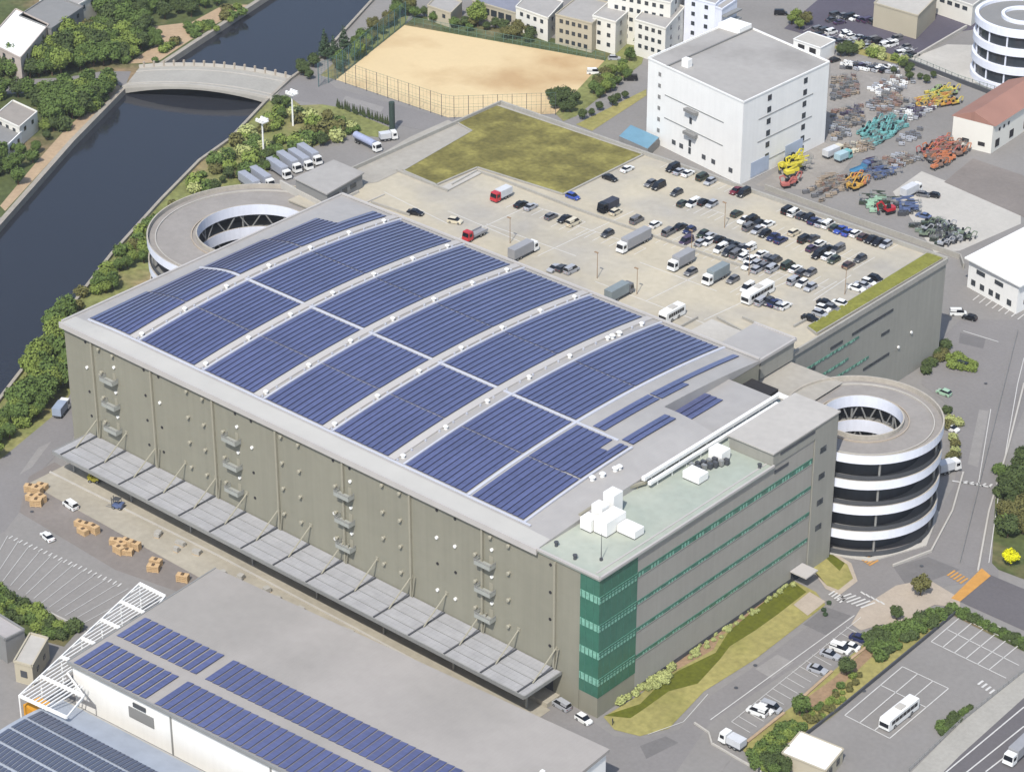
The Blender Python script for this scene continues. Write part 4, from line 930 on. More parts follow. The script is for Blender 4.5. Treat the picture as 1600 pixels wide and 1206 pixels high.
# ================================================================ FENCES, NETS, WALLS
def netfence(name, label, P, h, n, post=0.14, mesh_m=M_net, postm=M_dkgrey, rails=2, wires=0):
    t = thing(name, label, 'fence', (*P[0], 0))
    Ls = [math.dist(a, b_) for a, b_ in zip(P[:-1], P[1:])]; tot = sum(Ls); pts = []
    for i in range(n+1):
        s_ = tot*i/n; k = 0
        while k < len(Ls)-1 and s_ > Ls[k]: s_ -= Ls[k]; k += 1
        pts.append(lerp(P[k], P[k+1], min(1, s_/Ls[k])))
    me = MB().beam((0, 0, 0), (0, 0, h), post*2, post*2).mesh('post', [postm])
    for p in pts: inst(me, 'post', t, (*p, 0))
    m = MB()
    for a, b_ in zip(pts[:-1], pts[1:]):
        for k in range(rails): z = h*(k+1)/rails-0.1; m.beam((*a, z), (*b_, z), 0.06, 0.06)
        for k in range(wires): z = h*(k+.5)/wires; m.beam((*a, z), (*b_, z), 0.035, 0.035)
        if wires:
            w_ = int(math.dist(a, b_)/1.2)
            for k in range(1, w_): q = lerp(a, b_, k/w_); m.beam((*q, 0), (*q, h), 0.035, 0.035)
    m.build('netting', [mesh_m], t); return t
netfence('ball_net', 'tall dark net on thin poles along the near edge of the sand field', G([(524, 126), (700, 186), (868, 180)]), 7.5, 18, 0.06, wires=4)
netfence('ball_net', 'tall teal net beside the canal trees on the left edge of the sand field', G([(498, 136), (524, 126), (634, 38)]), 8, 14, 0.1, mat('teal_net', (96, 134, 134), 0.8), mat('teal_post', (96, 128, 130), 0.7), wires=12)
netfence('mesh_fence', 'green fence between the sand field and the school blocks', G([(634, 38), (945, 96)]), 3, 22, 0.06, M_net, M_net, wires=6)
netfence('yard_fence', 'grey fence along the machine yard in front of the round banded tower', G([(1410, 92), (1500, 130), (1600, 160)]), 2.5, 18, 0.06, wires=5)
netfence('road_guard_rail', 'low grey rail along the highway at the bottom right', G([(1420, 1206), (1500, 1130), (1600, 1050)]), 1.2, 22, 0.06, M_steel, M_steel, wires=2)
netfence('road_guard_rail', 'low pale rail along the left kerb of the right hand street', G([(1500, 880), (1520, 800), (1560, 640), (1590, 520)]), 1.0, 26, 0.05, M_steel, M_steel, wires=1)
def wallpx(name, label, P, h, w_, m_, cat='wall', zz=0):
    m = MB()
    for a, b_ in zip(P[:-1], P[1:]): m.beam((*g2(*a), zz+h/2), (*g2(*b_), zz+h/2), w_, h)
    return tag(m.build(name, m_), label, cat)
wallpx('boundary_wall', 'low concrete wall along the far roadside between the lawn and the loading yard', [(-40, 902), (8, 926), (128, 985)], 0.8, 0.4, M_pale)
wallpx('boundary_wall', 'low pale wall between the coach park and the planted strip', [(1185, 1206), (1310, 1110), (1492, 960)], 0.9, 0.3, M_dkgrey)
wallpx('boundary_wall', 'low wall along the hedge at the top of the coach park', [(1492, 950), (1600, 1002)], 0.7, 0.3, M_pale)
wallpx('roadside_kerb_wall', 'curved pale kerb wall where the car park road meets the corner at the bottom', [(1085, 1130), (1107, 1145), (1112, 1162), (1160, 1190), (1190, 1206)], 0.4, 0.35, M_pale)
wallpx('roadside_kerb_wall', 'pale kerb between the street and the bushes at the right edge', [(1528, 892), (1545, 800), (1575, 700), (1600, 600)], 0.4, 0.4, M_pale)
wallpx('planter_wall', 'tan low wall behind the parked cars nearest the bottom of the planted strip', [(1158, 1168), (1225, 1115)], 0.5, 0.6, M_path)
wallpx('planter_wall', 'tan low wall behind the parking bays in the middle of the planted strip', [(1246, 1098), (1300, 1050)], 0.5, 0.6, M_path)
wallpx('planter_wall', 'tan low wall behind the navy car at the top of the planted strip', [(1328, 1032), (1370, 1000)], 0.5, 0.6, M_path)
wallpx('perimeter_wall', 'long low wall behind the parking deck beside the machine yard', [(1195, 296), (1330, 345), (1500, 405), (1505, 420)], 1.6, 0.4, M_conc)
wallpx('yard_wall', 'dark low wall between the round tower yard and the machine yard', [(1412, 96), (1480, 122), (1600, 168)], 1.4, 0.5, M_dkgrey)
wallpx('yard_wall', 'pale wall across the dark car park next to the banded round tower', [(1428, 92), (1510, 44)], 1.0, 0.6, M_pale)
wallpx('ramp_wall', 'low kerb wall between the spiral ramp and the street corner', [(1395, 885), (1455, 862), (1488, 800), (1505, 740)], 0.6, 0.4, M_pale)
wallpx('dock_kerb', 'pale kerb along the front of the dock apron', [(78, 738), (340, 868), (560, 985), (780, 1105)], 0.3, 0.5, M_pale)
# lamp masts
def lampmast(label, u, v, h, kind='flood', cat='lamp mast', m_=M_white, zz=0):
    p = g(u, v, zz); t = thing('lamp_mast', label, cat, tuple(p))
    MB().tube(p, (p.x, p.y, p.z+h), 0.32 if kind == 'flood' else 0.10, 8, r1=0.22 if kind == 'flood' else 0.07).build('pole', [m_], t)
    m = MB()
    if kind == 'flood':
        m.box(p.x-1.6, p.x+1.6, p.y-1.2, p.y+1.2, p.z+h, p.z+h+0.35)
        for i in (-1, 1):
            for j in (-1, 0, 1): m.box(p.x+j*1.1-.35, p.x+j*1.1+.35, p.y+i*1.0-.3, p.y+i*1.0+.3, p.z+h+.35, p.z+h+1.0)
    else: m.box(p.x-0.9, p.x+0.2, p.y-.2, p.y+.2, p.z+h, p.z+h+.18)
    m.build('lamp_head', [m_], t); return t
lampmast('white floodlight mast nearer the spiral ramp on the grassy canal bank', 412, 241, 10.5)
lampmast('white floodlight mast nearer the bridge on the grassy canal bank', 458, 197, 10.5)
for (u, v), w_ in zip(((797, 380), (933, 435), (995, 460), (1080, 400), (1132, 356), (1320, 460), (1170, 430)), ('beside the grey trailer nearest the solar roof', 'between the silver cars and the grey box truck', 'in front of the grey box truck by the roof edge', 'between two grey lorries', 'left of the second row of cars behind the white warehouse', 'beside the grass planter cars', 'between the lorries and the double car row')):
    lampmast('slim reddish deck lamp post '+w_, u, v, 7, 'slim', 'lamp post', M_soil, DZ)
p = g(613, 205); tag(MB().cyl((p.x, p.y), 0.9, 0, 9.5, 10).build('dark_pillar', mat('dark_green_paint', (66, 82, 74), 0.8)), 'dark green square sign pillar beside the tanker by the planted slope', 'pillar')

# ================================================================ VEHICLES
def sec(x, w_, z0, z1): return [(x, -w_/2, z0), (x, w_/2, z0), (x, w_/2, z1-0.06), (x, w_/2-0.1, z1), (x, -w_/2+0.1, z1), (x, -w_/2, z1-0.06)]
def lofts(m, secs, mi=0):
    for a, b_ in zip(secs[:-1], secs[1:]): m.loft(a, b_, mi, False)
    k = len(m.v); m.add(secs[0], [(5, 4, 3, 2, 1, 0)], mi); m.add(secs[-1], [(0, 1, 2, 3, 4, 5)], mi)
WHEEL = {}
def wheelmesh(r, w_=0.22):
    if (r, w_) not in WHEEL:
        m = MB(); m.wheel(0, 0, 0, w_, 12)
        m.v = []; m.f = []; m.m = []
        A = [(r*math.cos(2*math.pi*i/12), -w_/2, r*math.sin(2*math.pi*i/12)) for i in range(12)]
        m.loft(A, [(a[0], w_/2, a[2]) for a in A], 0); A = [(x*.55, -w_/2-.01, z*.55) for x, y, z in A]; m.loft(A, [(a[0], w_/2+.01, a[2]) for a in A], 1)
        WHEEL[(r, w_)] = m.mesh('wheel', [M_black, M_steel])
    return WHEEL[(r, w_)]
M_lamp = mat('lamp_glass', (220, 220, 214), 0.3); M_tail = mat('tail_lamp', (150, 40, 36), 0.4)
CARS = {}
def car(kind, colour):
    """a car at the origin pointing along +x, wheels on z=0"""
    key = (kind, colour)
    if key in CARS: return CARS[key]
    P = {'sedan': (4.5, 1.74, [(-2.25, .35, .80), (-2.1, .22, .95), (-1.35, .18, .98), (.95, .18, .95), (1.95, .20, .80), (2.25, .34, .62)], [(-1.65, .96), (-.95, 1.42), (.25, 1.44), (1.05, .95)]),
         'hatch': (4.0, 1.68, [(-2.0, .35, .90), (-1.92, .22, 1.0), (-1.2, .18, 1.0), (.9, .18, .98), (1.75, .20, .82), (2.0, .34, .62)], [(-1.9, 1.0), (-1.45, 1.50), (.3, 1.54), (1.1, .98)]),
         'van': (4.6, 1.72, [(-2.3, .35, 1.0), (-2.25, .25, 1.1), (-1.5, .2, 1.1), (1.2, .2, 1.08), (2.0, .22, .95), (2.3, .35, .7)], [(-2.25, 1.1), (-2.1, 1.88), (.85, 1.90), (1.6, 1.05)])}[kind]
    L_, w_, S, Cb = P
    nm = {'sedan': 'parked_car', 'hatch': 'parked_car', 'van': 'parked_van'}[kind]
    t = thing(nm, 'car', 'car', (0, 0, 0)); pm_ = paint(colour)
    m = MB(); secs = [sec(x, w_*(0.9 if i in (0, len(S)-1) else 1), z0, z1) for i, (x, z0, z1) in enumerate(S)]; lofts(m, secs)
    # roof panel and pillars in body colour
    (xa, za), (xb, zb), (xc, zc), (xd, zd) = Cb
    wr = w_*0.80
    m.add([(xb, -wr/2, zb+.02), (xb, wr/2, zb+.02), (xc, wr/2, zc+.02), (xc, -wr/2, zc+.02), (xb, -wr/2, zb-.06), (xb, wr/2, zb-.06), (xc, wr/2, zc-.06), (xc, -wr/2, zc-.06)],
          [(0, 3, 2, 1), (0, 1, 5, 4), (1, 2, 6, 5), (2, 3, 7, 6), (3, 0, 4, 7)])
    if kind == 'van':
        for sg in (-1, 1): m.box(xa+.1, xb+1.6, sg*(w_/2-.14)-.05, sg*(w_/2-.14)+.05, 1.0, 1.82)
    m.build('body', [pm_], t)
    m = MB(); wb_ = w_*0.94
    A = [(xa, -wb_/2, za), (xa, wb_/2, za), (xd, wb_/2, zd), (xd, -wb_/2, zd)]; B = [(xb, -wr/2, zb), (xb, wr/2, zb), (xc, wr/2, zc), (xc, -wr/2, zc)]
    m.loft(A, B, 0); m.build('window', [M_cglass], t)
    me = wheelmesh(0.31)
    for x in (-L_*.29, L_*.30):
        for y in (-w_/2+.08, w_/2-.08): inst(me, 'wheel', t, (x, y, 0.31))
    for y in (-w_*.33, w_*.33):
        hl = MB().box(S[-1][0]-.12, S[-1][0]+.01, y-.2, y+.2, .58, .74).build('headlight', [M_lamp], t)
        MB().box(S[0][0]-.01, S[0][0]+.06, y-.2, y+.2, .66, .84).build('tail_light', [M_tail], t)
    reg(t); CARS[key] = t; return t
def lorry(colour_cab, boxmat, L_=10.5, h=3.5, kind='box'):
    key = ('lorry', colour_cab, boxmat.name, L_, kind)
    if key in CARS: return CARS[key]
    t = thing({'box': 'box_lorry', 'flat': 'flatbed_lorry', 'tank': 'tank_lorry'}[kind], 'lorry', 'lorry', (0, 0, 0)); w_ = 2.35; c = paint(colour_cab)
    hl_ = L_/2
    m = MB(); A = [(hl_-1.9, -w_/2, .55), (hl_-1.9, w_/2, .55), (hl_, w_/2, .55), (hl_, -w_/2, .55)]; B = [(hl_-1.9, -w_/2+.08, 2.75), (hl_-1.9, w_/2-.08, 2.75), (hl_-.35, w_/2-.12, 2.75), (hl_-.35, -w_/2+.12, 2.75)]
    m.loft(A, B); m.build('cab', [c], t)
    m = MB(); m.add([(hl_-.06, -w_/2+.15, 1.5), (hl_-.06, w_/2-.15, 1.5), (hl_-.30, w_/2-.22, 2.5), (hl_-.30, -w_/2+.22, 2.5)], [(0, 1, 2, 3)])
    for sg in (-1, 1): m.box(hl_-1.5, hl_-.5, sg*(w_/2-.03)-.02, sg*(w_/2-.03)+.02, 1.5, 2.3)
    m.build('windscreen', [M_cglass], t)
    MB().box(-hl_, hl_-.3, -.5, .5, .5, .85).build('chassis', [M_dkgrey], t)
    if kind == 'box':
        m = MB(); m.box(-hl_, hl_-2.1, -w_/2, w_/2, .95, h); m.build('cargo_box', [boxmat], t)
        MB().box(-hl_, hl_-2.1, -w_/2-.02, w_/2+.02, .7, .93).build('side_skirt', [M_dkgrey], t)
    elif kind == 'flat':
        MB().box(-hl_, hl_-2.1, -w_/2, w_/2, .9, 1.1).box(-hl_, hl_-2.1, -w_/2, -w_/2+.08, 1.1, 1.6).box(-hl_, hl_-2.1, w_/2-.08, w_/2, 1.1, 1.6).box(hl_-2.2, hl_-2.1, -w_/2, w_/2, 1.1, 2.3).build('load_bed', [boxmat], t)
    else:
        m = MB(); A = [(-hl_, 1.15*math.cos(a), 2.1+1.05*math.sin(a)) for a in [i*math.pi/8 for i in range(16)]]; m.loft(A, [(hl_-2.2, y, z) for x, y, z in A])
        for i in range(3): B2 = [( -hl_+1.8+i*2.6, y*1.04, 2.1+(z-2.1)*1.04) for x, y, z in A]; m.loft(B2, [(x+.15, y, z) for x, y, z in B2])
        m.build('tank', [boxmat], t)
    me = wheelmesh(0.5, 0.3)
    for x in (hl_-1.3, -hl_+1.4, -hl_+2.6):
        for y in (-w_/2+.2, w_/2-.2): inst(me, 'wheel', t, (x, y, .5))
    reg(t); CARS[key] = t; return t
def coach(colour='white', L_=11.0):
    key = ('bus', colour, L_)
    if key in CARS: return CARS[key]
    t = thing('parked_coach', 'coach', 'bus', (0, 0, 0)); h = L_/2; w_ = 2.5; c = paint(colour)
    S = [(-h, 0.5, 2.7), (-h+.15, .35, 3.0), (0, .35, 3.05), (h-.3, .35, 3.0), (h, .5, 2.2)]
    m = MB(); lofts(m, [sec(x, w_, z0, z1) for x, z0, z1 in S]); m.build('body', [c], t)
    m = MB()
    for sg in (-1, 1):
        for i in range(7): x = -h+.7+i*(L_-1.6)/7; m.box(x, x+(L_-1.6)/7-.12, sg*(w_/2)-.02, sg*(w_/2)+.02, 1.45, 2.4)
    m.build('side_window', [M_cglass], t)
    MB().add([(h-.005+.01, -1.1, 1.2), (h+.01, 1.1, 1.2), (h-.17, 1.05, 2.45), (h-.17, -1.05, 2.45)], [(0, 1, 2, 3)]).box(h-.08, h+.02, -1.1, 1.1, 1.1, 2.1).build('windscreen', [M_cglass], t)
    MB().box(-1.2, .8, -.8, .8, 3.03, 3.25).build('roof_unit', [M_pale], t)
    me = wheelmesh(0.5, 0.3)
    for x in (h-2.3, -h+2.6):
        for y in (-w_/2+.12, w_/2-.12): inst(me, 'wheel', t, (x, y, .5))
    reg(t); CARS[key] = t; return t
rv = random.Random(11)
KINDL = {'sedan': 'saloon car', 'hatch': 'hatchback', 'van': 'minivan'}
def putcar(u, v, colour, label, z=DZ, rot=90, kind=None, group=None, jitter=2.0):
    kind = kind or rv.choice(['sedan', 'hatch', 'hatch', 'van'] if colour not in ('navy', 'blue') else ['sedan', 'hatch'])
    p = g(u, v+1, z+0.6)
    return place(car(kind, colour), (p.x, p.y, z+0.01), R(rot+rv.uniform(-jitter, jitter)+(180 if rv.random() < .35 else 0)), label.replace('KIND', KINDL[kind]), 'car' if kind != 'van' else 'van', group)
DG = 'cars parked on the rooftop parking deck'
def row(name, cars):
    cnt = {}; tot = {}
    for c in cars: tot[c[2]] = tot.get(c[2], 0)+1
    for c in cars:
        k = c[2]; cnt[k] = cnt.get(k, 0)+1
        o = ('the only %s car in ' % k) if tot[k] == 1 else '%s %s car from the left in ' % (ORD[cnt[k]-1], k)
        putcar(c[0], c[1], k, o+name, rot=c[3] if len(c) > 3 else 90, kind=c[4] if len(c) > 4 else None, group=DG)
row('the deck row along the far parapet', [(1231, 328, 'black'), (1241, 332, 'white'), (1253, 336, 'dark grey'), (1263, 339, 'black'), (1272, 344, 'navy'), (1283, 348, 'silver'), (1294, 350, 'white'), (1305, 355, 'dark green'), (1313, 358, 'blue'), (1325, 362, 'blue'), (1337, 364, 'white'), (1349, 369, 'brown'), (1361, 373, 'black'), (1372, 377, 'black'), (1384, 381, 'silver')])
row('the deck row below the white warehouse', [(980, 263, 'white'), (1051, 262, 'black'), (1062, 267, 'silver'), (1075, 270, 'white'), (1098, 276, 'dark green'), (1109, 283, 'silver'), (1150, 297, 'dark red'), (1162, 301, 'black')])
row('the deck row one lane before the white warehouse', [(1016, 286, 'grey'), (1029, 290, 'black'), (1057, 300, 'dark grey'), (1067, 317, 'dark green'), (1083, 317, 'white'), (1099, 315, 'black'), (1112, 318, 'silver')])
row('the far line of the second deck row', [(1151, 333, 'dark green'), (1163, 343, 'white'), (1176, 342, 'black'), (1187, 347, 'black'), (1200, 349, 'white'), (1241, 362, 'beige')])
row('the near line of the second deck row', [(1171, 354, 'grey'), (1183, 359, 'silver'), (1195, 364, 'black'), (1208, 369, 'navy'), (1220, 374, 'navy')])
row('the deck cluster facing the blue cars', [(1257, 373, 'black'), (1270, 371, 'dark grey'), (1269, 387, 'purple'), (1281, 380, 'white'), (1279, 397, 'black'), (1292, 387, 'black'), (1294, 399, 'white'), (1303, 405, 'dark green'), (1309, 389, 'grey')])
row('the lone pair before the grass planter', [(1326, 413, 'brown'), (1344, 403, 'dark grey')])
row('the far line of the longest deck row', [(995, 343, 'grey'), (1024, 350, 'white'), (1045, 362, 'grey'), (1063, 353, 'black'), (1077, 359, 'navy'), (1098, 365, 'dark green'), (1110, 368, 'silver'), (1124, 373, 'black'), (1136, 378, 'black'), (1146, 382, 'black'), (1160, 385, 'grey'), (1170, 388, 'white'), (1190, 396, 'white'), (1201, 402, 'grey'), (1211, 406, 'dark grey'), (1231, 414, 'dark green'), (1243, 419, 'white'), (1253, 425, 'dark grey'), (1266, 425, 'grey')])
row('the near line of the longest deck row', [(1072, 376, 'purple'), (1096, 378, 'silver'), (1106, 377, 'white'), (1126, 388, 'white'), (1139, 393, 'dark grey'), (1151, 396, 'grey'), (1163, 400, 'white'), (1172, 406, 'white'), (1184, 410, 'silver'), (1169, 414, 'white'), (1195, 414, 'grey'), (1183, 420, 'silver'), (1207, 419, 'silver'), (1241, 438, 'silver'), (1253, 442, 'white'), (1266, 448, 'silver')])
row('the deck line along the grass planter', [(1266, 496, 'black', 5), (1281, 489, 'silver', 5), (1286, 481, 'white', 5), (1290, 472, 'black', 5), (1300, 480, 'grey', 5), (1311, 472, 'white', 5), (1339, 449, 'white', 5), (1347, 444, 'silver', 5), (1357, 440, 'white', 5), (1368, 434, 'black', 5)])
row('the cluster beside the deck coach', [(1168, 449, 'white', 90, 'van'), (1190, 470, 'silver', 90, 'van'), (1200, 470, 'dark grey'), (1210, 472, 'navy'), (1220, 476, 'silver'), (1226, 477, 'white')])
row('the near deck row before the beige walkway', [(814, 318, 'black'), (829, 322, 'silver'), (861, 337, 'grey'), (882, 341, 'black'), (896, 347, 'beige'), (949, 364, 'dark grey')])
row('the group of three beside the solar roof edge', [(866, 418, 'silver'), (879, 418, 'dark grey'), (893, 421, 'silver')])
row('the open deck beside the rooftop grass', [(895, 306, 'blue', 0), (953, 277, 'black', 0), (962, 330, 'beige', 90), (649, 331, 'black', 20, 'sedan'), (711, 344, 'beige', 20), (1079, 424, 'grey', 90), (1145, 436, 'grey', 90)])
def putveh(pr, u, v, rot, label, cat, z=0, dz=1.5, group=None, flip=False, scale=None):
    p = g(u, v, z+dz); return place(pr, (p.x, p.y, z+0.01), R(rot+(180 if flip else 0)), label, cat, group, scale)
BXG = mat('lorry_box_grey', (170, 170, 172), 0.5); BXW = mat('lorry_box_white', (226, 228, 230), 0.5); BXB = mat('lorry_box_slate', (146, 156, 158), 0.5)
putveh(lorry('white', BXG, 11.5), 990, 377, -90, 'longest grey lorry on the deck, white cab pointing to the solar roof', 'lorry', DZ)
putveh(lorry('white', BXG, 8.5), 1064, 408, -90, 'grey box lorry with a white cab, middle one of the three on the deck', 'lorry', DZ)
putveh(lorry('white', BXB, 8.5), 1118, 430, -90, 'slate grey lorry with a white cab, nearest the white coach on the deck', 'lorry', DZ)
putveh(lorry('grey', BXB, 9.0), 968, 456, -90, 'grey box truck partly behind the solar roof edge, near two posts', 'lorry', DZ, flip=True)
putveh(lorry('white', BXG, 9.5), 818, 391, -90, 'grey trailer lorry beside the solar roof edge left of the silver cars', 'lorry', DZ, flip=True)
putveh(lorry('red', BXG, 7.5, 2.6, 'flat'), 742, 363, -90, 'grey and red flatbed truck beside the solar roof edge', 'truck', DZ)
putveh(lorry('red', BXW, 6.5, 2.9), 783, 303, -90, 'small red and white truck parked by the rooftop grass', 'truck', DZ)
putveh(coach('white', 10.5), 1184, 457, -90, 'white coach among cars on the parking deck', 'bus', DZ)
putveh(coach('white', 7.5), 1050, 489, -90, 'short white bus at the edge of the solar roof', 'bus', DZ)
putveh(lorry('black', mat('dark_box', (70, 72, 84), 0.5), 6.5, 2.6), 950, 320, -90, 'dark van bodied truck standing alone near the rooftop grass corner', 'truck', DZ)
# ground level
putveh(coach('white', 11.0), 1405, 1114, -90, 'long white coach alone in the marked coach park', 'bus', 0)
for u, v, c, lb_ in ((1343, 996, 'navy', 'dark blue KIND at the top end of the ground car park'), (1328, 1008, 'white', 'white KIND beside the dark blue one in the ground car park'), (1313, 1012, 'white', 'second white KIND from the dark blue one in the ground car park'), (1297, 1021, 'silver', 'silver KIND third from the dark blue one in the ground car park'), (1277, 1044, 'silver', 'silver KIND alone by the tree in the middle of the bays'), (1205, 1104, 'silver', 'silver KIND beside the white pair near the bottom of the bays'), (1195, 1106, 'white', 'white KIND nearest the silver one near the bottom of the bays'), (1183, 1110, 'white', 'white KIND farthest from the silver one near the bottom of the bays')):
    putcar(u, v, c, lb_, z=0, rot=8)
putveh(lorry('white', BXW, 5.6, 2.5), 1144, 1158, 0, 'small white box truck at the bottom end of the planted strip', 'truck', 0, dz=1.0, flip=True)
putcar(877, 1100, 'silver', 'silver grey KIND in the lane at the foot of the dock canopy end', z=0, rot=-4, kind='van'); putcar(912, 1122, 'white', 'white KIND at the foot of the glass corner', z=0, rot=-4, kind='hatch')
putcar(110, 788, 'white', 'white KIND nearest the dock in the loading yard', z=0, rot=-8, kind='van'); putcar(74, 837, 'white', 'white KIND beside the marked bays of the loading yard', z=0, rot=-10, kind='sedan')
putveh(lorry('white', mat('pale_blue_box', (170, 182, 200), 0.5), 6.5, 3.0), 96, 637, 118, 'pale blue grey van rounding the left corner of the warehouse', 'van', 0)
putveh(lorry('white', BXW, 6.2, 3.0), 1482, 728, 70, 'white box van at the foot of the round ramp on the right hand street', 'van', 0)
putcar(1497, 488, 'white', 'white KIND on the street behind the corner of the parking deck', z=0, rot=40, kind='van'); putcar(1515, 495, 'black', 'black KIND on the street behind the corner of the parking deck', z=0, rot=10)
putcar(1500, 570, 'black', 'black KIND in the bay by the hedge behind the round ramp', z=0, rot=0, kind='van'); putcar(1475, 612, 'pale green', 'pale green KIND half hidden by the round ramp', z=0, rot=0, kind='hatch'); putcar(1487, 668, 'white', 'white KIND beside bushes behind the round ramp', z=0, rot=0)
putcar(1245, 888, 'black', 'black KIND under the entrance canopy of the office', z=0, rot=0, kind='van')
putveh(lorry('white', BXG, 9, 3.2), 1592, 1172, -88, 'white lorry on the highway at the bottom right corner', 'lorry', 0)
# tanker and trailers behind the ramp
putveh(lorry('white', mat('blue_white_tank', (178, 186, 214), 0.4), 11.5, kind='tank'), 574, 220, -8, 'silver blue tanker parked below the planted slope', 'tanker', 0, dz=2)
putveh(lorry('white', BXW, 5.5, 2.6), 607, 214, 60, 'small white truck beside the nose of the tanker', 'truck', 0, dz=1)
for i, (u, v) in enumerate(((392, 284), (410, 276), (436, 262), (452, 252), (470, 248), (484, 240))):
    putveh(lorry('white' if i != 1 else 'white', mat('trailer_cover', (176, 180, 190), 0.5), 11, 3.4), u, v, -14, 'grey covered trailer lorry, %s from the spiral ramp in its row' % ORD[i], 'lorry', 0, dz=2, group='trailer lorries in the canal side row')

# loading yard goods
def pallet(n, rr):
    m = MB()
    for k in range(n):
        z = k*0.42
        m.box(-1.1, 1.1, -.55, .55, z+.12, z+.38)
        for x in (-1, 0, 1): m.box(x-.08, x+.08, -.55, .55, z, z+.12)
    return m
pst = thing('pallet_stack', 'x', 'pallets', (0, 0, 0)); pallet(4, 0).build('boards', [M_wood], pst); MB().box(-.25, .25, -.3, .3, 1.66, 1.85).build('load', [M_trunk], pst); reg(pst)
pl = [(48, 768), (58, 772), (50, 782), (64, 783), (66, 764), (57, 790), (126, 823), (136, 829), (147, 832), (130, 834), (181, 850), (190, 856), (200, 855), (211, 858), (186, 864), (199, 866), (244, 883), (240, 892), (286, 908)]
areas = [(0, 6, 'in the cluster nearest the left road'), (6, 10, 'in the second cluster beside the white van'), (10, 16, 'in the biggest cluster in the middle of the yard'), (16, 18, 'in the pair near the trellis'), (18, 19, 'alone nearest the foreground hall')]
for a, b_, w_ in areas:
    for i in range(a, b_):
        p = g(*pl[i]); place(pst, (p.x, p.y, 0.05), R(rv.uniform(-25, 25)+15), 'stack of tan wooden pallets '+w_, 'pallets', 'pallet stacks in the loading yard', scale=(1.25, 1.35, rv.uniform(.8, 1.3)))
# forklifts
def forklift(colour):
    t = thing('forklift', 'x', 'forklift', (0, 0, 0)); c = paint(colour)
    MB().box(-1.1, .6, -.55, .55, .3, .95).box(-1.2, -.5, -.55, .55, .9, 1.25).build('body', [c], t)
    m = MB()
    for x in (-.7, .5):
        for y in (-.5, .5): m.tube((x, y, .9), (x*.8, y, 2.05), .04, 5)
    m.box(-.7, .55, -.55, .55, 2.02, 2.1); m.build('overhead_guard', [M_dkgrey], t)
    MB().box(.7, .82, -.4, -.3, .1, 2.4).box(.7, .82, .3, .4, .1, 2.4).build('mast', [M_dkgrey], t)
    MB().box(.82, 1.9, -.35, -.2, .1, .16).box(.82, 1.9, .2, .35, .1, .16).build('fork', [M_steel], t)
    for x in (-.8, .4):
        for y in (-.5, .5): inst(wheelmesh(.3), 'wheel', t, (x, y, .3))
    reg(t); return t
p = g(150, 753); place(forklift('bright yellow'), (p.x, p.y, 0.16), R(30), 'yellow forklift on the dock apron near the left end of the canopy', 'forklift', scale=(1.5, 1.5, 1.3))
p = g(183, 794); place(forklift('slate'), (p.x, p.y, 0.16), R(200), 'blue grey forklift in front of the canopy', 'forklift', scale=(1.4, 1.4, 1.2))
rp = random.Random(5)
crate = thing('goods_crate', 'x', 'crate', (0, 0, 0)); MB().box(-.9, .9, -.7, .7, 0.12, 1.2).build('box', [M_cone], crate); MB().box(-.95, .95, -.75, -.5, 0, .11).box(-.95, .95, .5, .75, 0, .11).build('pallet', [M_wood], crate); reg(crate)
for i in range(26):
    u = 230+rp.random()*470; v = 800+(u-230)*0.57+rp.uniform(-2, 5); p = g(u, v)
    place(crate, (p.x, -13.6+rp.uniform(-1.5, 1.5), 0.16), R(rp.uniform(-20, 20)), 'small pale goods crate standing in the shade line along the canopy edge', 'crate', 'crates along the canopy edge', scale=(rp.uniform(.6, 1), rp.uniform(.6, 1), rp.uniform(.5, 1.1)))

# markings
sg = []
sg += baylines((12, 838), (235, 935), (-20, 880+15), (128+10, 983), 13)
lines_px('bay_marking', sg, 0.14)
lines_px('bay_marking', baylines((20, 838), (190, 912), (14, 842), (184, 917), 22), 0.35)
lines_px('bay_marking', baylines((1143, 1128), (1322, 980), (1172, 1145), (1352, 996), 17)+[((1143, 1128), (1345, 965))], 0.14)
lines_px('edge_line', [((1110, 1125), (1335, 962))], 0.22)
lines_px('edge_line', [((1012, 1148), (1068, 1128)), ((1068, 1128), (1106, 1085))], 0.15)
sg = []
C0, C1_, C2_, C3 = (1320, 1118), (1410, 1042), (1482, 1076), (1390, 1154)
sg += [(C0, C1_), (C1_, C2_), (C2_, C3), (C3, C0), (lerp(C0, C3, .33), lerp(C1_, C2_, .33)), (lerp(C0, C3, .66), lerp(C1_, C2_, .66)), (lerp(C0, C1_, .62), lerp(C3, C2_, .62))]
D0, D1, D2, D3 = (1455, 1003), (1500, 965), (1592, 1010), (1572, 1060)
sg += [((1455, 1003), (1572, 1060)), ((1480, 984), (1592, 1040)), ((1500, 965), (1600, 1012))]+baylines((1455, 1003), (1545, 1047), (1500, 965), (1590, 1010), 5)
lines_px('bay_marking', sg, 0.22)
lines_px('stop_marking', baylines((1528, 1070), (1546, 1084), (1536, 1064), (1554, 1078), 3), 0.5)
lines_px('lane_marking', [((1600, 1105), (1450, 1230)), ((1600, 1135), (1500, 1215)), ((1600, 1160), (1540, 1206))], 0.3)
lines_px('lane_marking', [((1545, 880), (1562, 760)), ((1562, 760), (1590, 600)), ((1600, 560), (1590, 600)), ((1528, 760), (1548, 640))], 0.18)
lines_px('crosswalk', baylines((1308, 936), (1345, 950), (1330, 928), (1367, 942), 5)+baylines((1345, 925), (1375, 940), (1352, 930), (1382, 945), 4), 0.45)
lines_px('crosswalk', baylines((1500, 755), (1545, 762), (1512, 753), (1550, 757), 4)+[((1488, 752), (1548, 762))], 0.5)
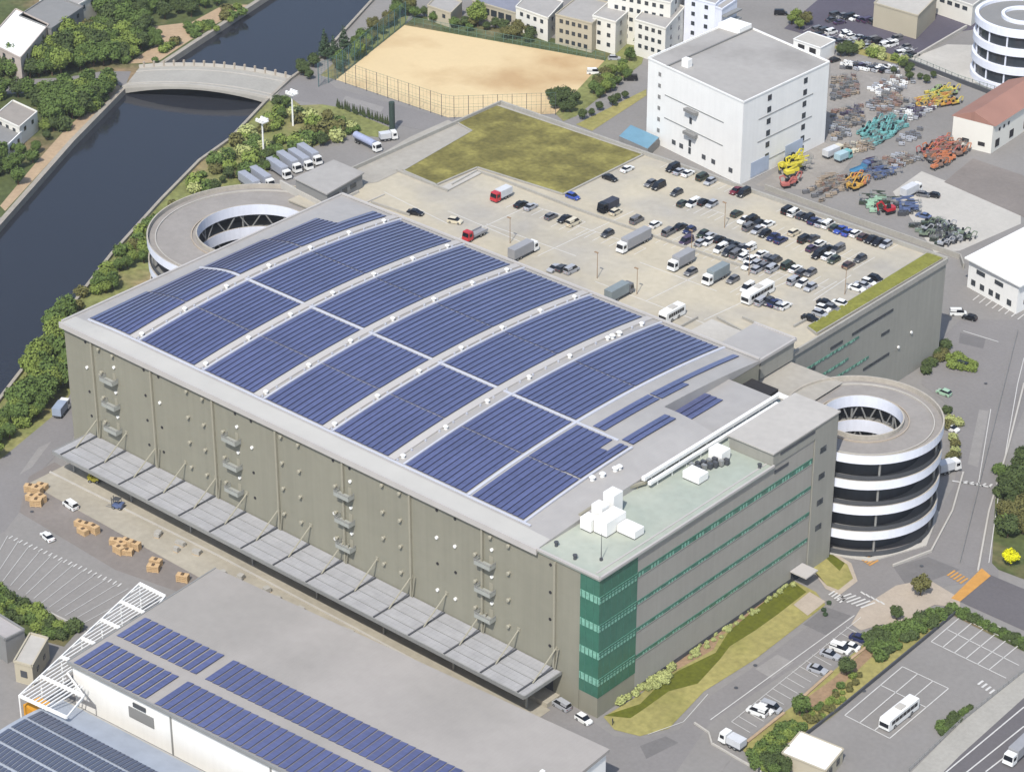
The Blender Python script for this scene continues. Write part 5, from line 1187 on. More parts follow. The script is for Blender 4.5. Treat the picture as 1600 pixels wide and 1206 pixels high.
lines_px('crosswalk', baylines((1295, 930), (1312, 942), (1304, 924), (1322, 935), 4), 0.4)
lines_px('crossing_marking', baylines((1340, 872), (1358, 884), (1352, 864), (1372, 876), 5), 0.5, m=M_orangep)
lines_px('crossing_marking', baylines((1480, 900), (1500, 912), (1492, 892), (1512, 904), 4), 0.5, m=M_orangep)
lines_px('lane_marking', baylines((1520, 470), (1590, 500), (1530, 462), (1600, 492), 7)+[((1505, 518), (1560, 535))], 0.3)
lines_px('bay_marking', baylines((1255, 50), (1420, 82), (1270, 42), (1434, 76), 22), 0.14)

# ================================================================ TREES AND SHRUBS
def crownmesh(seed, blobs, n, leaf, name, m_):
    r = random.Random(seed); mb = MB()
    tot = sum(b_[3]**2 for b_ in blobs)
    for (bx0, by0, bz0, br_, bh) in blobs:
        k = int(n*br_**2/tot)
        for _ in range(k):
            while True:
                v = Vector((r.uniform(-1, 1), r.uniform(-1, 1), r.uniform(-1, 1)))
                if 0.02 < v.length <= 1: break
            rad = 0.55+0.5*r.random()**0.6
            v = v.normalized()*rad*(1+0.12*math.sin(7*v.x+5*v.y+3*v.z))
            c = Vector((bx0+v.x*br_, by0+v.y*br_, bz0+v.z*bh))
            nn = (v.normalized()+Vector((r.uniform(-.8, .8), r.uniform(-.8, .8), r.uniform(-.5, .9)))).normalized()
            a = nn.orthogonal().normalized(); b2 = nn.cross(a); an = r.uniform(0, 6.28); a, b2 = a*math.cos(an)+b2*math.sin(an), b2*math.cos(an)-a*math.sin(an)
            s1, s2 = leaf*r.uniform(.6, 1.3), leaf*r.uniform(.5, 1.0)
            mb.add([c-a*s1, c+b2*s2*.9, c+a*s1, c-b2*s2], [(0, 1, 2, 3)])
    return mb.mesh(name, [m_])
def treeproto(seed, tone, R_=3.0, H=7.5, kind='tree'):
    r = random.Random(seed*17+3)
    if kind == 'tree':
        t = thing('broadleaf_tree', 'x', 'tree', (0, 0, 0)); m = MB(); m.tube((0, 0, 0), (0.1, 0, H*.5), .28, 7, r1=.16)
        bl = [(0, 0, H*.62, R_*.75, H*.34)]
        for i in range(6):
            a = i*1.05+r.uniform(-.3, .3); rr = R_*r.uniform(.42, .68); z = H*r.uniform(.45, .75); x, y = rr*math.cos(a), rr*math.sin(a)
            bl.append((x, y, z, R_*r.uniform(.38, .52), H*r.uniform(.14, .22))); m.tube((0.05, 0, H*.35), (x*.8, y*.8, z), .12, 5, r1=.05)
        m.build('trunk', [M_trunk], t); n, lf = 1700, .34
    elif kind == 'shrub':
        t = thing('shrub', 'x', 'shrub', (0, 0, 0)); m = MB(); bl = []
        for i in range(4):
            a = i*1.6+r.uniform(-.3, .3); rr = R_*.4; bl.append((rr*math.cos(a), rr*math.sin(a), H*.5, R_*.6, H*.45)); m.tube((0, 0, 0), (rr*math.cos(a), rr*math.sin(a), H*.5), .05, 5)
        m.build('stem', [M_trunk], t); n, lf = 600, .22
    else:
        t = thing('conifer_tree', 'x', 'tree', (0, 0, 0)); m = MB(); m.tube((0, 0, 0), (0, 0, H*.9), .22, 6, r1=.05); m.build('trunk', [M_trunk], t)
        bl = [(0, 0, H*(.2+.13*i), R_*(1-.15*i), H*.09) for i in range(6)]; n, lf = 800, .32
    o = bpy.data.objects.new('crown' if kind != 'shrub' else 'foliage', crownmesh(seed, bl, n, lf, 'crown', LEAF[tone])); COL.objects.link(o); o.parent = t; WLOC[o.name] = (0, 0, 0)
    reg(t); return t
TP = {}
def tp(kind, tone, i):
    k = (kind, tone, i)
    if k not in TP:
        TP[k] = treeproto(hash_(k), tone, *({'tree': (3.0, 7.0), 'shrub': (1.2, 1.7), 'conifer': (2.2, 9.5)}[kind]), kind)
    return TP[k]
def hash_(k): return sum((ord(c)*(i+3)) for i, c in enumerate(str(k))) % 99991
rt = random.Random(21)
TONE = {'dark': 'dark green', 'mid': 'mid green', 'yel': 'yellow green', 'brn': 'olive brown', 'pale': 'pale silvery green', 'blue': 'dark', 'hot': 'bright yellow'}
def plant(kind, tone, x, y, label, cat, s=1.0, group=None, sz=None, z=0):
    q = place(tp(kind, tone, rt.randrange(3)), (x, y, z), rt.uniform(0, 6.28), label, cat, group, (s, s, sz or s)); return q
import numpy as np
STUFF = {}
def collect(kind, tn, x, y, s, sz, key):
    q = tp(kind, tn, rt.randrange(3)); a = rt.uniform(0, 6.28); ca, sa = math.cos(a), math.sin(a)
    for ch in q.children:
        me = ch.data; n = len(me.vertices); v = np.empty(n*3); me.vertices.foreach_get('co', v); v = v.reshape(-1, 3)*(s, s, sz)
        w_ = np.stack([v[:, 0]*ca-v[:, 1]*sa+x, v[:, 0]*sa+v[:, 1]*ca+y, v[:, 2]], 1)
        STUFF.setdefault(key, []).append((w_, [tuple(p.vertices) for p in me.polygons], me.materials[0]))
def flush(key, name, label, cat):
    V = []; F = []; M = []; mats = []; o = 0
    for w_, fs, mt in STUFF[key]:
        if mt not in mats: mats.append(mt)
        mi = mats.index(mt); V.append(w_); F += [tuple(i+o for i in f) for f in fs]; M += [mi]*len(fs); o += len(w_)
    me = bpy.data.meshes.new(name); me.from_pydata(np.concatenate(V).tolist(), [], F)
    for mt in mats: me.materials.append(mt)
    me.polygons.foreach_set('material_index', M); me.update()
    ob = bpy.data.objects.new(name, me); COL.objects.link(ob); tag(ob, label, cat); ob['kind'] = 'stuff'
def scatter(P, n, kind, tones, where, s=(.7, 1.2), mind=2.2, group=None, size='', avoid=[], z=0, stuff=None):
    W = G(P); xs_ = [p[0] for p in W]; ys_ = [p[1] for p in W]; got = []; tries = 0
    AV = [G(a) for a in avoid]
    while len(got) < n and tries < n*60:
        tries += 1; x, y = rt.uniform(min(xs_), max(xs_)), rt.uniform(min(ys_), max(ys_))
        if not inpoly(x, y, W) or any(inpoly(x, y, a) for a in AV): continue
        if any((x-a)**2+(y-b_)**2 < mind**2 for a, b_ in got): continue
        got.append((x, y)); tn = rt.choice(tones)
        kw = {'tree': 'tree', 'shrub': 'shrub', 'conifer': 'conifer'}[kind]
        if stuff: sc_k = rt.uniform(*s); collect(kind, tn, x, y, sc_k, sc_k*rt.uniform(.8, 1.2), stuff); continue
        plant(kind, tn, x, y, '%s %s %s' % (TONE[tn], kw, where), kw, rt.uniform(*s), group or (kw+'s '+where), z=z)
H1 = [(-30, 75), (40, 110), (100, 60), (140, 30), (170, -20), (-30, -30)]
H2 = [(-30, 165), (20, 150), (70, 170), (75, 200), (40, 250), (-30, 260)]
scatter([(-40, 128), (-40, 110), (60, 95), (130, 55), (185, 5), (235, 2), (232, 45), (215, 98), (150, 108), (95, 120)], 85, 'tree', ['mid', 'dark', 'mid', 'yel', 'dark'], 'in the wooded park behind the far end of the bridge', (.7, 1.3), 2.5, avoid=[H1], stuff='wood')
scatter([(-40, 160), (40, 150), (110, 140), (175, 138), (178, 150), (125, 192), (95, 208), (60, 212), (-40, 300)], 66, 'tree', ['mid', 'yel', 'dark', 'mid'], 'in the wooded park left of the canal', (.6, 1.25), 2.3, avoid=[H2])
scatter([(-40, 255), (50, 230), (92, 205), (88, 222), (20, 300), (-40, 330)], 18, 'tree', ['dark', 'mid'], 'along the canal path at the left edge', (.5, .85), 2.4)
scatter([(225, 20), (345, -10), (350, 8), (300, 28), (240, 34)], 12, 'tree', ['dark', 'mid'], 'at the top of the far canal bank', (.6, 1.0), 3)
scatter([(285, 60), (325, 35), (330, 42), (290, 72)], 7, 'shrub', ['mid'], 'on the canal edge above the bridge', (1.2, 1.8), 1.5)
scatter([(215, 62), (245, 55), (262, 78), (230, 88)], 6, 'tree', ['brn', 'mid'], 'beside the earth path above the bridge', (.5, .7), 2.5)
# near bank
scatter([(34, 640), (60, 560), (96, 500), (112, 510), (112, 600), (60, 660)], 20, 'tree', ['yel', 'mid'], 'in the tall row left of the warehouse corner', (.9, 1.25), 2.3)
scatter([(-30, 700), (8, 655), (50, 640), (80, 640), (50, 668), (8, 705), (-30, 740)], 16, 'tree', ['yel', 'mid'], 'on the bank beside the road at the left edge', (.6, .9), 2.2)
scatter([(150, 455), (175, 435), (240, 375), (245, 395), (215, 425), (170, 460)], 12, 'tree', ['yel', 'mid'], 'on the bank between the canal and the far ramp tower', (.5, .8), 2.4)
scatter([(265, 318), (320, 265), (380, 218), (430, 180), (500, 175), (570, 200), (520, 225), (440, 248), (390, 275), (330, 300)], 62, 'shrub', ['yel', 'mid', 'brn', 'pale'], 'on the grassy bank behind the far ramp tower', (1.0, 2.6), 1.5, stuff='brush')
scatter([(330, 292), (395, 258), (470, 232), (530, 215), (545, 205), (535, 222), (470, 245), (400, 280), (335, 305)], 16, 'tree', ['mid', 'dark'], 'in the belt behind the parked trailer lorries', (.35, .6), 2.5)
scatter([(418, 172), (440, 160), (470, 180), (440, 195)], 4, 'tree', ['dark', 'mid'], 'at the near end of the bridge', (.5, .7), 2.2)
W = G([(525, 168), (612, 198)])
for i in range(22):
    q = lerp(W[0], W[1], (i+.5)/22); plant('conifer', 'dark', q[0], q[1]+rt.uniform(-.4, .4), 'small dark spiky conifer in the row along the road below the sand field', 'conifer', rt.uniform(.2, .28), 'small conifers in the roadside row', rt.uniform(.3, .42))
for (u, v, s_), l_ in zip(((508, 92, 1.15), (522, 96, 1.0), (538, 84, 1.1)), ('leftmost tall dark conifer of three at the corner of the teal net', 'middle tall dark conifer of three at the corner of the teal net', 'rightmost tall dark conifer of three at the corner of the teal net')):
    p = g(u, v); plant('conifer', 'blue', p.x, p.y, l_, 'conifer', s_)
scatter([(462, 118), (485, 100), (500, 112), (480, 128)], 5, 'tree', ['dark'], 'on the canal edge right of the bridge', (.5, .8), 2)
scatter([(520, 110), (560, 70), (625, 12), (645, 5), (640, 26), (560, 92), (528, 118)], 24, 'tree', ['brn', 'mid', 'dark', 'yel'], 'between the canal and the teal net', (.5, .85), 2.3)
scatter([(640, 30), (660, 18), (700, 25), (760, 40), (840, 58), (835, 70), (740, 52)], 22, 'tree', ['mid', 'brn', 'dark'], 'between the sand field and the school wings', (.45, .75), 2.4, stuff='wood')
scatter([(735, 35), (760, 28), (770, 36), (745, 44)], 3, 'tree', ['yel'], 'standing tallest above the middle of the sand field', (.9, 1.1), 2.4)
scatter([(845, 172), (862, 155), (880, 150), (905, 168), (900, 178), (870, 186)], 9, 'tree', ['dark'], 'in the dark clump at the near right corner of the sand field', (.55, .8), 2.0)
scatter([(915, 150), (975, 100), (1000, 72), (1012, 78), (1006, 104), (940, 160)], 18, 'tree', ['brn', 'mid', 'yel'], 'in the strip between the sand field and the white warehouse', (.5, .8), 2.2)
scatter([(992, 72), (1010, 58), (1025, 66), (1010, 84)], 5, 'tree', ['yel', 'mid'], 'in the large yellow green group left of the white warehouse', (1.0, 1.25), 2.4)
scatter([(905, 190), (930, 176), (975, 150), (980, 156), (915, 196)], 6, 'tree', ['dark'], 'along the courtyard behind the rooftop grass', (.35, .55), 3)
scatter([(1300, 82), (1330, 78), (1345, 86), (1310, 92)], 5, 'tree', ['dark'], 'at the left end of the planted strip below the dark car park', (.5, .7), 2)
scatter([(1335, 70), (1420, 95), (1410, 104), (1330, 80)], 9, 'shrub', ['yel', 'pale'], 'in the strip below the dark car park', (1.2, 1.8), 2)
scatter([(1390, 112), (1415, 106), (1470, 125), (1440, 135), (1400, 122)], 8, 'tree', ['dark'], 'along the dark wall behind the machine yard', (.35, .5), 2.5)
scatter([(1232, 40), (1250, 28), (1262, 40), (1245, 50)], 4, 'tree', ['yel', 'brn'], 'beside the dark car park at the top', (.55, .75), 2.5)
# right side
scatter([(1476, 562), (1500, 560), (1524, 572), (1520, 584), (1490, 580)], 14, 'shrub', ['yel'], 'in the hedge behind the round ramp', (1.0, 1.4), 1.2)
scatter([(1445, 585), (1478, 560), (1482, 545), (1470, 545), (1440, 575)], 7, 'shrub', ['brn', 'dark'], 'at the corner foot of the deck wall', (1.0, 1.6), 1.5)
scatter([(1478, 640), (1496, 660), (1500, 700), (1488, 735), (1482, 700)], 9, 'shrub', ['dark', 'brn', 'pale'], 'along the kerb beside the round ramp', (.9, 1.4), 1.5)
scatter([(1566, 760), (1600, 720), (1650, 720), (1640, 800), (1600, 850), (1562, 840)], 22, 'tree', ['dark', 'mid', 'dark', 'brn'], 'in the wooded plot at the right edge', (.7, 1.1), 2.5)
p = g(1578, 884); plant('tree', 'hot', p.x, p.y, 'bright yellow tree at the right edge among dark trees', 'tree', .62)
for (u, v, tn, s_), l_ in zip(((1438, 930, 'brn', .75), (1400, 968, 'dark', .55), (1322, 1056, 'dark', .7), (1250, 1118, 'mid', .75)), ('olive brown tree on the pink paving by the crossing', 'small dark tree on the round bed beside the pink paving', 'dark tree at the middle of the planted strip by the bays', 'green tree in the lower planted strip near the white cars')):
    p = g(u, v); plant('tree', tn, p.x, p.y, l_, 'tree', s_)
scatter([(1350, 998), (1380, 985), (1440, 968), (1492, 950), (1484, 962), (1400, 1015), (1375, 1032), (1352, 1012)], 42, 'shrub', ['mid', 'mid', 'dark'], 'in the bushy end of the planted strip', (.9, 1.4), 1.3)
scatter([(1255, 1118), (1300, 1085), (1345, 1048), (1352, 1056), (1290, 1125), (1262, 1130)], 26, 'shrub', ['yel', 'mid', 'brn'], 'in the middle of the planted strip', (.5, .9), 1.3)
scatter([(1172, 1182), (1235, 1130), (1262, 1140), (1220, 1165), (1200, 1206), (1180, 1200)], 26, 'shrub', ['mid', 'yel'], 'at the lower end of the planted strip', (.8, 1.3), 1.3)
scatter([(1190, 1195), (1225, 1178), (1240, 1215), (1200, 1215)], 9, 'tree', ['mid', 'dark'], 'beside the white roofed hut at the bottom', (.4, .6), 1.6)
scatter([(1500, 955), (1600, 1004), (1600, 1014), (1495, 962)], 24, 'shrub', ['dark', 'mid'], 'in the hedge at the top of the coach park', (.7, 1.0), 1.1)
scatter([(1462, 1140), (1510, 1105), (1520, 1108), (1470, 1150)], 14, 'shrub', ['dark', 'mid'], 'along the highway fence below the coach park', (.6, .9), 1.1)
W = G([(958, 1098), (1010, 1075), (1232, 912)])
for k in range(80):
    t_ = rt.random()**0.85
    q = lerp(W[0], W[1], t_*4) if t_ < .25 else lerp(W[1], W[2], (t_-.25)/.75)
    sz_ = 0.95 if t_ < .4 else .55
    plant('shrub', 'pale', q[0]+rt.uniform(-.9, 1.6)*(1.5 if t_ < .3 else .8), q[1]+rt.uniform(-1, 1), 'pale silvery green shrub along the foot of the office wall', 'shrub', rt.uniform(.6, .95)*sz_*1.2, 'pale shrubs along the foot of the office wall')
scatter([(-40, 905), (8, 932), (60, 958), (122, 985), (100, 1008), (8, 975), (-40, 955)], 40, 'shrub', ['mid', 'yel', 'dark'], 'on the green strip below the loading yard', (1.0, 1.7), 1.7)
scatter([(1290, 968), (1300, 945), (1286, 940), (1270, 960)], 3, 'shrub', ['blue'], 'by the small pink terrace beside the office lawn', (.5, .6), 1)

# ================================================================ MACHINE YARD
MACH = {}
def excavator(colour):
    if ('ex', colour) in MACH: return MACH[('ex', colour)]
    t = thing('excavator', 'x', 'excavator', (0, 0, 0)); c = paint(colour)
    for y in (-.9, .9):
        m = MB(); A = [(-1.5, y-.25, .45), (-1.2, y-.25, .05), (1.2, y-.25, .05), (1.5, y-.25, .45), (1.2, y-.25, .8), (-1.2, y-.25, .8)]; m.loft(A, [(a[0], y+.25, a[2]) for a in A]); m.build('track', [M_black], t)
    MB().prism([(-1.5, -1.05), (.9, -1.1), (1.0, 1.05), (-1.5, 1.05), (-1.75, .5), (-1.75, -.5)], .9, 1.75).build('body', [c], t)
    m = MB(); m.loft([(-.1, .25, 1.76), (1.0, .25, 1.76), (1.0, 1.0, 1.76), (-.1, 1.0, 1.76)], [(0, .3, 2.8), (.8, .3, 2.8), (.8, .95, 2.8), (0, .95, 2.8)]); m.build('cab', [M_cglass], t)
    m = MB(); m.beam((.7, -.2, 1.6), (2.2, -.2, 3.6), .3, .4); m.beam((2.2, -.2, 3.6), (3.6, -.2, 3.2), .28, .36); m.build('boom', [c], t)
    MB().beam((3.6, -.2, 3.2), (3.0, -.2, 1.2), .24, .3).build('stick', [c], t)
    MB().loft([(2.5, -.6, .4), (3.2, -.6, .4), (3.2, -.6, 1.2), (2.8, -.6, 1.3)], [(2.5, .2, .4), (3.2, .2, .4), (3.2, .2, 1.2), (2.8, .2, 1.3)]).build('bucket', [M_dkgrey], t)
    reg(t); MACH[('ex', colour)] = t; return t
def scissor(colour):
    if ('sc', colour) in MACH: return MACH[('sc', colour)]
    t = thing('scissor_lift', 'x', 'lift', (0, 0, 0)); c = paint(colour)
    MB().box(-1.2, 1.2, -.55, .55, .3, .75).build('base', [c], t)
    m = MB()
    for y in (-.4, .4): m.beam((-1, y, .8), (1, y, 1.3), .1, .1); m.beam((-1, y, 1.3), (1, y, .8), .1, .1)
    m.build('scissor_arm', [M_dkgrey], t)
    MB().box(-1.25, 1.25, -.55, .55, 1.35, 1.5).build('platform', [c], t)
    m = MB()
    for z in (2.0, 2.5):
        m.beam((-1.25, -.55, z), (1.25, -.55, z), .06, .06); m.beam((-1.25, .55, z), (1.25, .55, z), .06, .06); m.beam((-1.25, -.55, z), (-1.25, .55, z), .06, .06); m.beam((1.25, -.55, z), (1.25, .55, z), .06, .06)
    for x in (-1.25, 0, 1.25):
        for y in (-.55, .55): m.box(x-.04, x+.04, y-.04, y+.04, 1.5, 2.5)
    m.build('railing', [M_steel], t)
    for x in (-.8, .8):
        for y in (-.5, .5): inst(wheelmesh(.3), 'wheel', t, (x, y, .3))
    reg(t); MACH[('sc', colour)] = t; return t
def boomlift(colour):
    if ('bl', colour) in MACH: return MACH[('bl', colour)]
    t = thing('boom_lift', 'x', 'lift', (0, 0, 0)); c = paint(colour)
    MB().box(-1.7, 1.7, -1.0, 1.0, .5, .95).build('chassis', [M_dkgrey], t)
    MB().prism([(-1.9, -.9), (.6, -.9), (.6, .9), (-1.9, .9)], 1.0, 1.9).build('turntable', [c], t)
    MB().beam((-1.2, 0, 1.9), (1.8, 0, 2.8), .35, .4).beam((1.8, 0, 2.8), (-1.5, 0, 3.4), .3, .3).beam((-1.5, 0, 3.4), (3.4, 0, 3.3), .26, .3).build('boom', [c], t)
    m = MB(); m.box(3.4, 4.3, -.8, .8, 2.4, 2.5)
    for z in (3.0, 3.5): m.beam((3.4, -.8, z), (4.3, -.8, z), .06, .06); m.beam((3.4, .8, z), (4.3, .8, z), .06, .06); m.beam((4.3, -.8, z), (4.3, .8, z), .06, .06)
    for x, y in ((3.4, -.8), (3.4, .8), (4.3, -.8), (4.3, .8)): m.box(x-.04, x+.04, y-.04, y+.04, 2.5, 3.5)
    m.build('basket', [M_steel], t)
    for x in (-1.2, 1.2):
        for y in (-1.0, 1.0): inst(wheelmesh(.5, .3), 'wheel', t, (x, y, .5))
    reg(t); MACH[('bl', colour)] = t; return t
def genset(colour):
    if ('gs', colour) in MACH: return MACH[('gs', colour)]
    t = thing('generator_unit', 'x', 'generator', (0, 0, 0)); c = paint(colour)
    MB().prism([(-1.4, -.6), (1.4, -.6), (1.4, .6), (-1.4, .6)], .25, 1.5).build('casing', [c], t)
    MB().box(-1.45, 1.45, -.62, -.4, 0, .24).box(-1.45, 1.45, .4, .62, 0, .24).build('skid', [M_dkgrey], t)
    MB().box(-1.41, -1.2, -.45, .45, .5, 1.3).box(.5, 1.1, -.62, .62, .7, 1.2).build('grille', [M_dkgrey], t)
    MB().cyl((.7, 0), .12, 1.5, 1.9, 8).build('exhaust', [M_black], t)
    reg(t); MACH[('gs', colour)] = t; return t
FN = {'ex': (excavator, 'compact excavator', 'excavator'), 'sc': (scissor, 'scissor lift', 'lift'), 'bl': (boomlift, 'folded boom lift', 'lift'), 'gs': (genset, 'generator unit', 'generator')}
ry = random.Random(31)
def machines(P, nu, nv, kinds, colours, where, s=1.0, rot=None, drop=0.12):
    """rows of parked machines inside the four-cornered patch P"""
    W_q = G(P); nu = int(round(nu*1.4)); nv = nv if nv == 1 else int(round(nv*1.3)); s = s*0.8
    for i in range(nu):
        for j in range(nv):
            if ry.random() < drop: continue
            a = lerp(W_q[0], W_q[1], (i+.5)/nu); b_ = lerp(W_q[3], W_q[2], (i+.5)/nu); q = lerp(a, b_, (j+.5)/nv)
            k = ry.choice(kinds); c = ry.choice(colours); fn, nm, cat = FN[k]
            place(fn(c), (q[0]+ry.uniform(-.4, .4), q[1]+ry.uniform(-.4, .4), 0.06), (rot if rot is not None else 0)+R(ry.uniform(-14, 14))+(math.pi if ry.random() < .3 else 0),
                  '%s %s %s' % (c, nm, where), cat, nm+'s '+where, (s, s, s))
machines([(1330, 212), (1392, 180), (1418, 200), (1370, 232)], 8, 4, ['ex', 'sc', 'gs'], ['turquoise'], 'in the turquoise block of the machine yard', .95, R(80))
machines([(1320, 228), (1362, 220), (1372, 234), (1330, 242)], 5, 2, ['gs', 'sc'], ['beige', 'tan'], 'before the turquoise block of the machine yard', .9, R(20))
machines([(1395, 178), (1440, 160), (1470, 168), (1425, 192)], 8, 3, ['gs', 'sc'], ['white', 'silver', 'purple'], 'in the white block between turquoise and yellow machines', .85, R(30))
machines([(1425, 162), (1480, 152), (1500, 165), (1435, 172)], 8, 2, ['ex', 'bl'], ['gold', 'yellow', 'orange'], 'in the yellow block beside the red roofed hall', .8, R(70))
machines([(1445, 145), (1485, 138), (1500, 148), (1455, 155)], 6, 2, ['ex', 'gs'], ['lime', 'yellow'], 'in the lime green block near the round banded tower', .8, R(70))
machines([(1440, 238), (1470, 222), (1512, 240), (1462, 270)], 6, 4, ['ex', 'bl', 'ex'], ['orange', 'orange', 'coral', 'rust'], 'in the orange block before the red roofed hall', 1.0, R(70))
machines([(1300, 175), (1348, 165), (1350, 195), (1300, 212)], 6, 5, ['gs', 'sc'], ['rust', 'grey', 'tan', 'purple'], 'in the grey rows beside the white warehouse', .85, R(25))
machines([(1300, 122), (1335, 118), (1345, 148), (1298, 162)], 4, 5, ['gs', 'sc'], ['rust', 'tan', 'grey'], 'in the back corner beside the white warehouse', .85, R(25))
machines([(1355, 140), (1400, 118), (1430, 130), (1385, 162)], 6, 5, ['gs', 'sc', 'gs'], ['grey', 'silver', 'rust', 'white'], 'in the middle rows of the machine yard', .8, R(25))
machines([(1310, 96), (1400, 106), (1405, 118), (1315, 110)], 9, 2, ['gs'], ['silver', 'white', 'grey', 'black'], 'in the back rows below the planted strip', .85, R(10))
machines([(1375, 248), (1412, 240), (1440, 252), (1400, 268)], 5, 2, ['gs', 'sc'], ['tan', 'rust', 'silver'], 'left of the orange block', .9, R(20))
machines([(1340, 262), (1362, 252), (1398, 275), (1372, 285)], 5, 3, ['gs', 'bl', 'sc'], ['slate', 'slate', 'grey', 'purple'], 'in the slate blue group in the middle lane', .85, R(60))
machines([(1275, 288), (1300, 278), (1335, 292), (1310, 302)], 4, 2, ['bl', 'sc'], ['tan', 'tan', 'rust'], 'in the tan group below the parking deck edge', .9, R(60))
machines([(1318, 286), (1338, 280), (1352, 292), (1335, 300)], 3, 2, ['ex'], ['gold', 'orange'], 'in the golden pair in the middle lane', 1.0, R(70))
machines([(1222, 262), (1242, 252), (1254, 265), (1236, 282)], 2, 2, ['bl', 'ex'], ['bright yellow'], 'in the yellow group at the white warehouse foot', 1.35, R(70), 0)
machines([(1222, 288), (1238, 280), (1246, 290), (1230, 300)], 2, 1, ['ex'], ['coral'], 'in the red pair behind the deck edge', 1.1, R(70), 0)
machines([(1370, 330), (1390, 322), (1402, 335), (1384, 345)], 1, 1, ['ex'], ['red'], 'standing alone behind the deck edge', 1.4, R(80), 0)
machines([(1345, 318), (1375, 308), (1400, 322), (1365, 335)], 4, 2, ['bl', 'gs'], ['sage', 'dark green', 'pale green'], 'in the sage green group behind the deck edge', .95, R(40))
machines([(1400, 322), (1420, 318), (1432, 332), (1408, 342)], 3, 2, ['gs', 'bl'], ['slate', 'dark grey'], 'right of the red machine behind the deck edge', 1.0, R(40))
machines([(1415, 352), (1470, 345), (1520, 375), (1470, 388)], 9, 4, ['gs', 'sc', 'ex'], ['dark green', 'sage', 'dark grey', 'silver', 'sage'], 'in the dark green block near the right hand street', .85, R(30))
putveh(lorry('beige', BXW, 7.5, 2.8), 1302, 236, 85, 'cream flat truck at the foot of the white warehouse corner', 'truck', 0); putveh(lorry('turquoise', mat('pale_cyan_box', (186, 214, 222), 0.5), 6, 2.8), 1318, 243, 85, 'pale blue truck beside the cream flat truck', 'truck', 0)
putveh(lorry('slate', mat('blue_bed', (90, 150, 186), 0.5), 7, 2.4, 'flat'), 1345, 262, 80, 'blue flatbed truck in the middle of the machine yard', 'truck', 0); putveh(lorry('white', BXW, 8, 3.2), 1424, 297, 88, 'white box lorry in the pale yard before the dirt yard', 'lorry', 0)
putcar(1443, 303, 'grey', 'grey KIND beside the white box lorry in the pale yard', z=0, rot=20); putcar(1458, 304, 'black', 'black KIND beside the white box lorry in the pale yard', z=0, rot=20, kind='hatch'); putcar(1443, 336, 'slate', 'slate blue KIND alone before the dark green machines', z=0, rot=10, kind='sedan')
for i in range(16):
    if rv.random() < .8: u, v = lerp((1268, 62), (1432, 92), (i+.5)/16); putcar(u, v-6, rv.choice(['dark grey', 'purple', 'grey', 'silver', 'black']), 'dark KIND parked in the shady row of the top car park', z=0, rot=70, group='cars in the top car park')
p = g(1322, 52); putcar(1322, 50, 'white', 'white KIND in the aisle of the top car park', z=0, rot=70)
for u, v, c, l_ in ((960, 90, 'silver', 'silver KIND at the far right corner of the sand field'), (928, 112, 'white', 'white KIND on the earth beside the sand field'), (985, 122, 'black', 'black KIND in the lane left of the white warehouse'), (975, 62, 'blue', 'blue KIND before the school wings'), (1220, 20, 'black', 'black KIND behind the white warehouse at the top')):
    putcar(u, v, c, l_, z=0, rot=40)
# people
def person(u, v, top, legs, label, z=0.0, rot=0.0):
    p = g(u, v, z); o = bpy.data.objects.new('person', bpy.data.meshes.new('person')); COL.objects.link(o)
    V = [(0, 0, .95), (0, 0, 1.25), (0, 0, 1.45), (0, 0, 1.53), (0.02, 0, 1.68), (0, .1, .9), (.05, .11, .48), (0, .11, .05), (.14, .11, .03), (0, -.1, .9), (-.05, -.11, .48), (-.1, -.11, .05), (.04, -.11, .03), (0, .2, 1.4), (.02, .25, 1.13), (.1, .24, .88), (0, -.2, 1.4), (.02, -.25, 1.13), (.1, -.24, .88)]
    Ed = [(0, 1), (1, 2), (2, 3), (3, 4), (0, 5), (5, 6), (6, 7), (7, 8), (0, 9), (9, 10), (10, 11), (11, 12), (2, 13), (13, 14), (14, 15), (2, 16), (16, 17), (17, 18)]
    Rr = [.15, .15, .14, .06, .11, .09, .065, .045, .04, .09, .065, .045, .04, .06, .045, .035, .06, .045, .035]
    o.data.from_pydata(V, Ed, []); sk = o.modifiers.new('skin', 'SKIN'); sv = o.data.skin_vertices[0].data if o.data.skin_vertices else None
    if sv is None: 
        bmsh = __import__('bmesh').new(); bmsh.from_mesh(o.data); bmsh.verts.layers.skin.verify(); bmsh.to_mesh(o.data); bmsh.free(); sv = o.data.skin_vertices[0].data
    for i, r_ in enumerate(Rr): sv[i].radius = (r_, r_)
    sv[0].use_root = True
    o.modifiers.new('sub', 'SUBSURF').levels = 1; o.modifiers['sub'].render_levels = 1
    m = mat('clothes_'+top, {'dark': (60, 62, 70), 'white': (230, 230, 226), 'blue': (70, 90, 140)}[top], 0.9); o.data.materials.append(m)
    o.location = (p.x, p.y, z+.02); o.rotation_euler = (0, 0, rot); tag(o, label, 'person'); return o
person(957, 1132, 'dark', 'dark', 'person in dark clothes standing on the lawn at the foot of the glass corner', 0.1, 1.0)
person(935, 1108, 'white', 'dark', 'person in pale clothes standing by the white car at the glass corner', 0.05, 2.0)
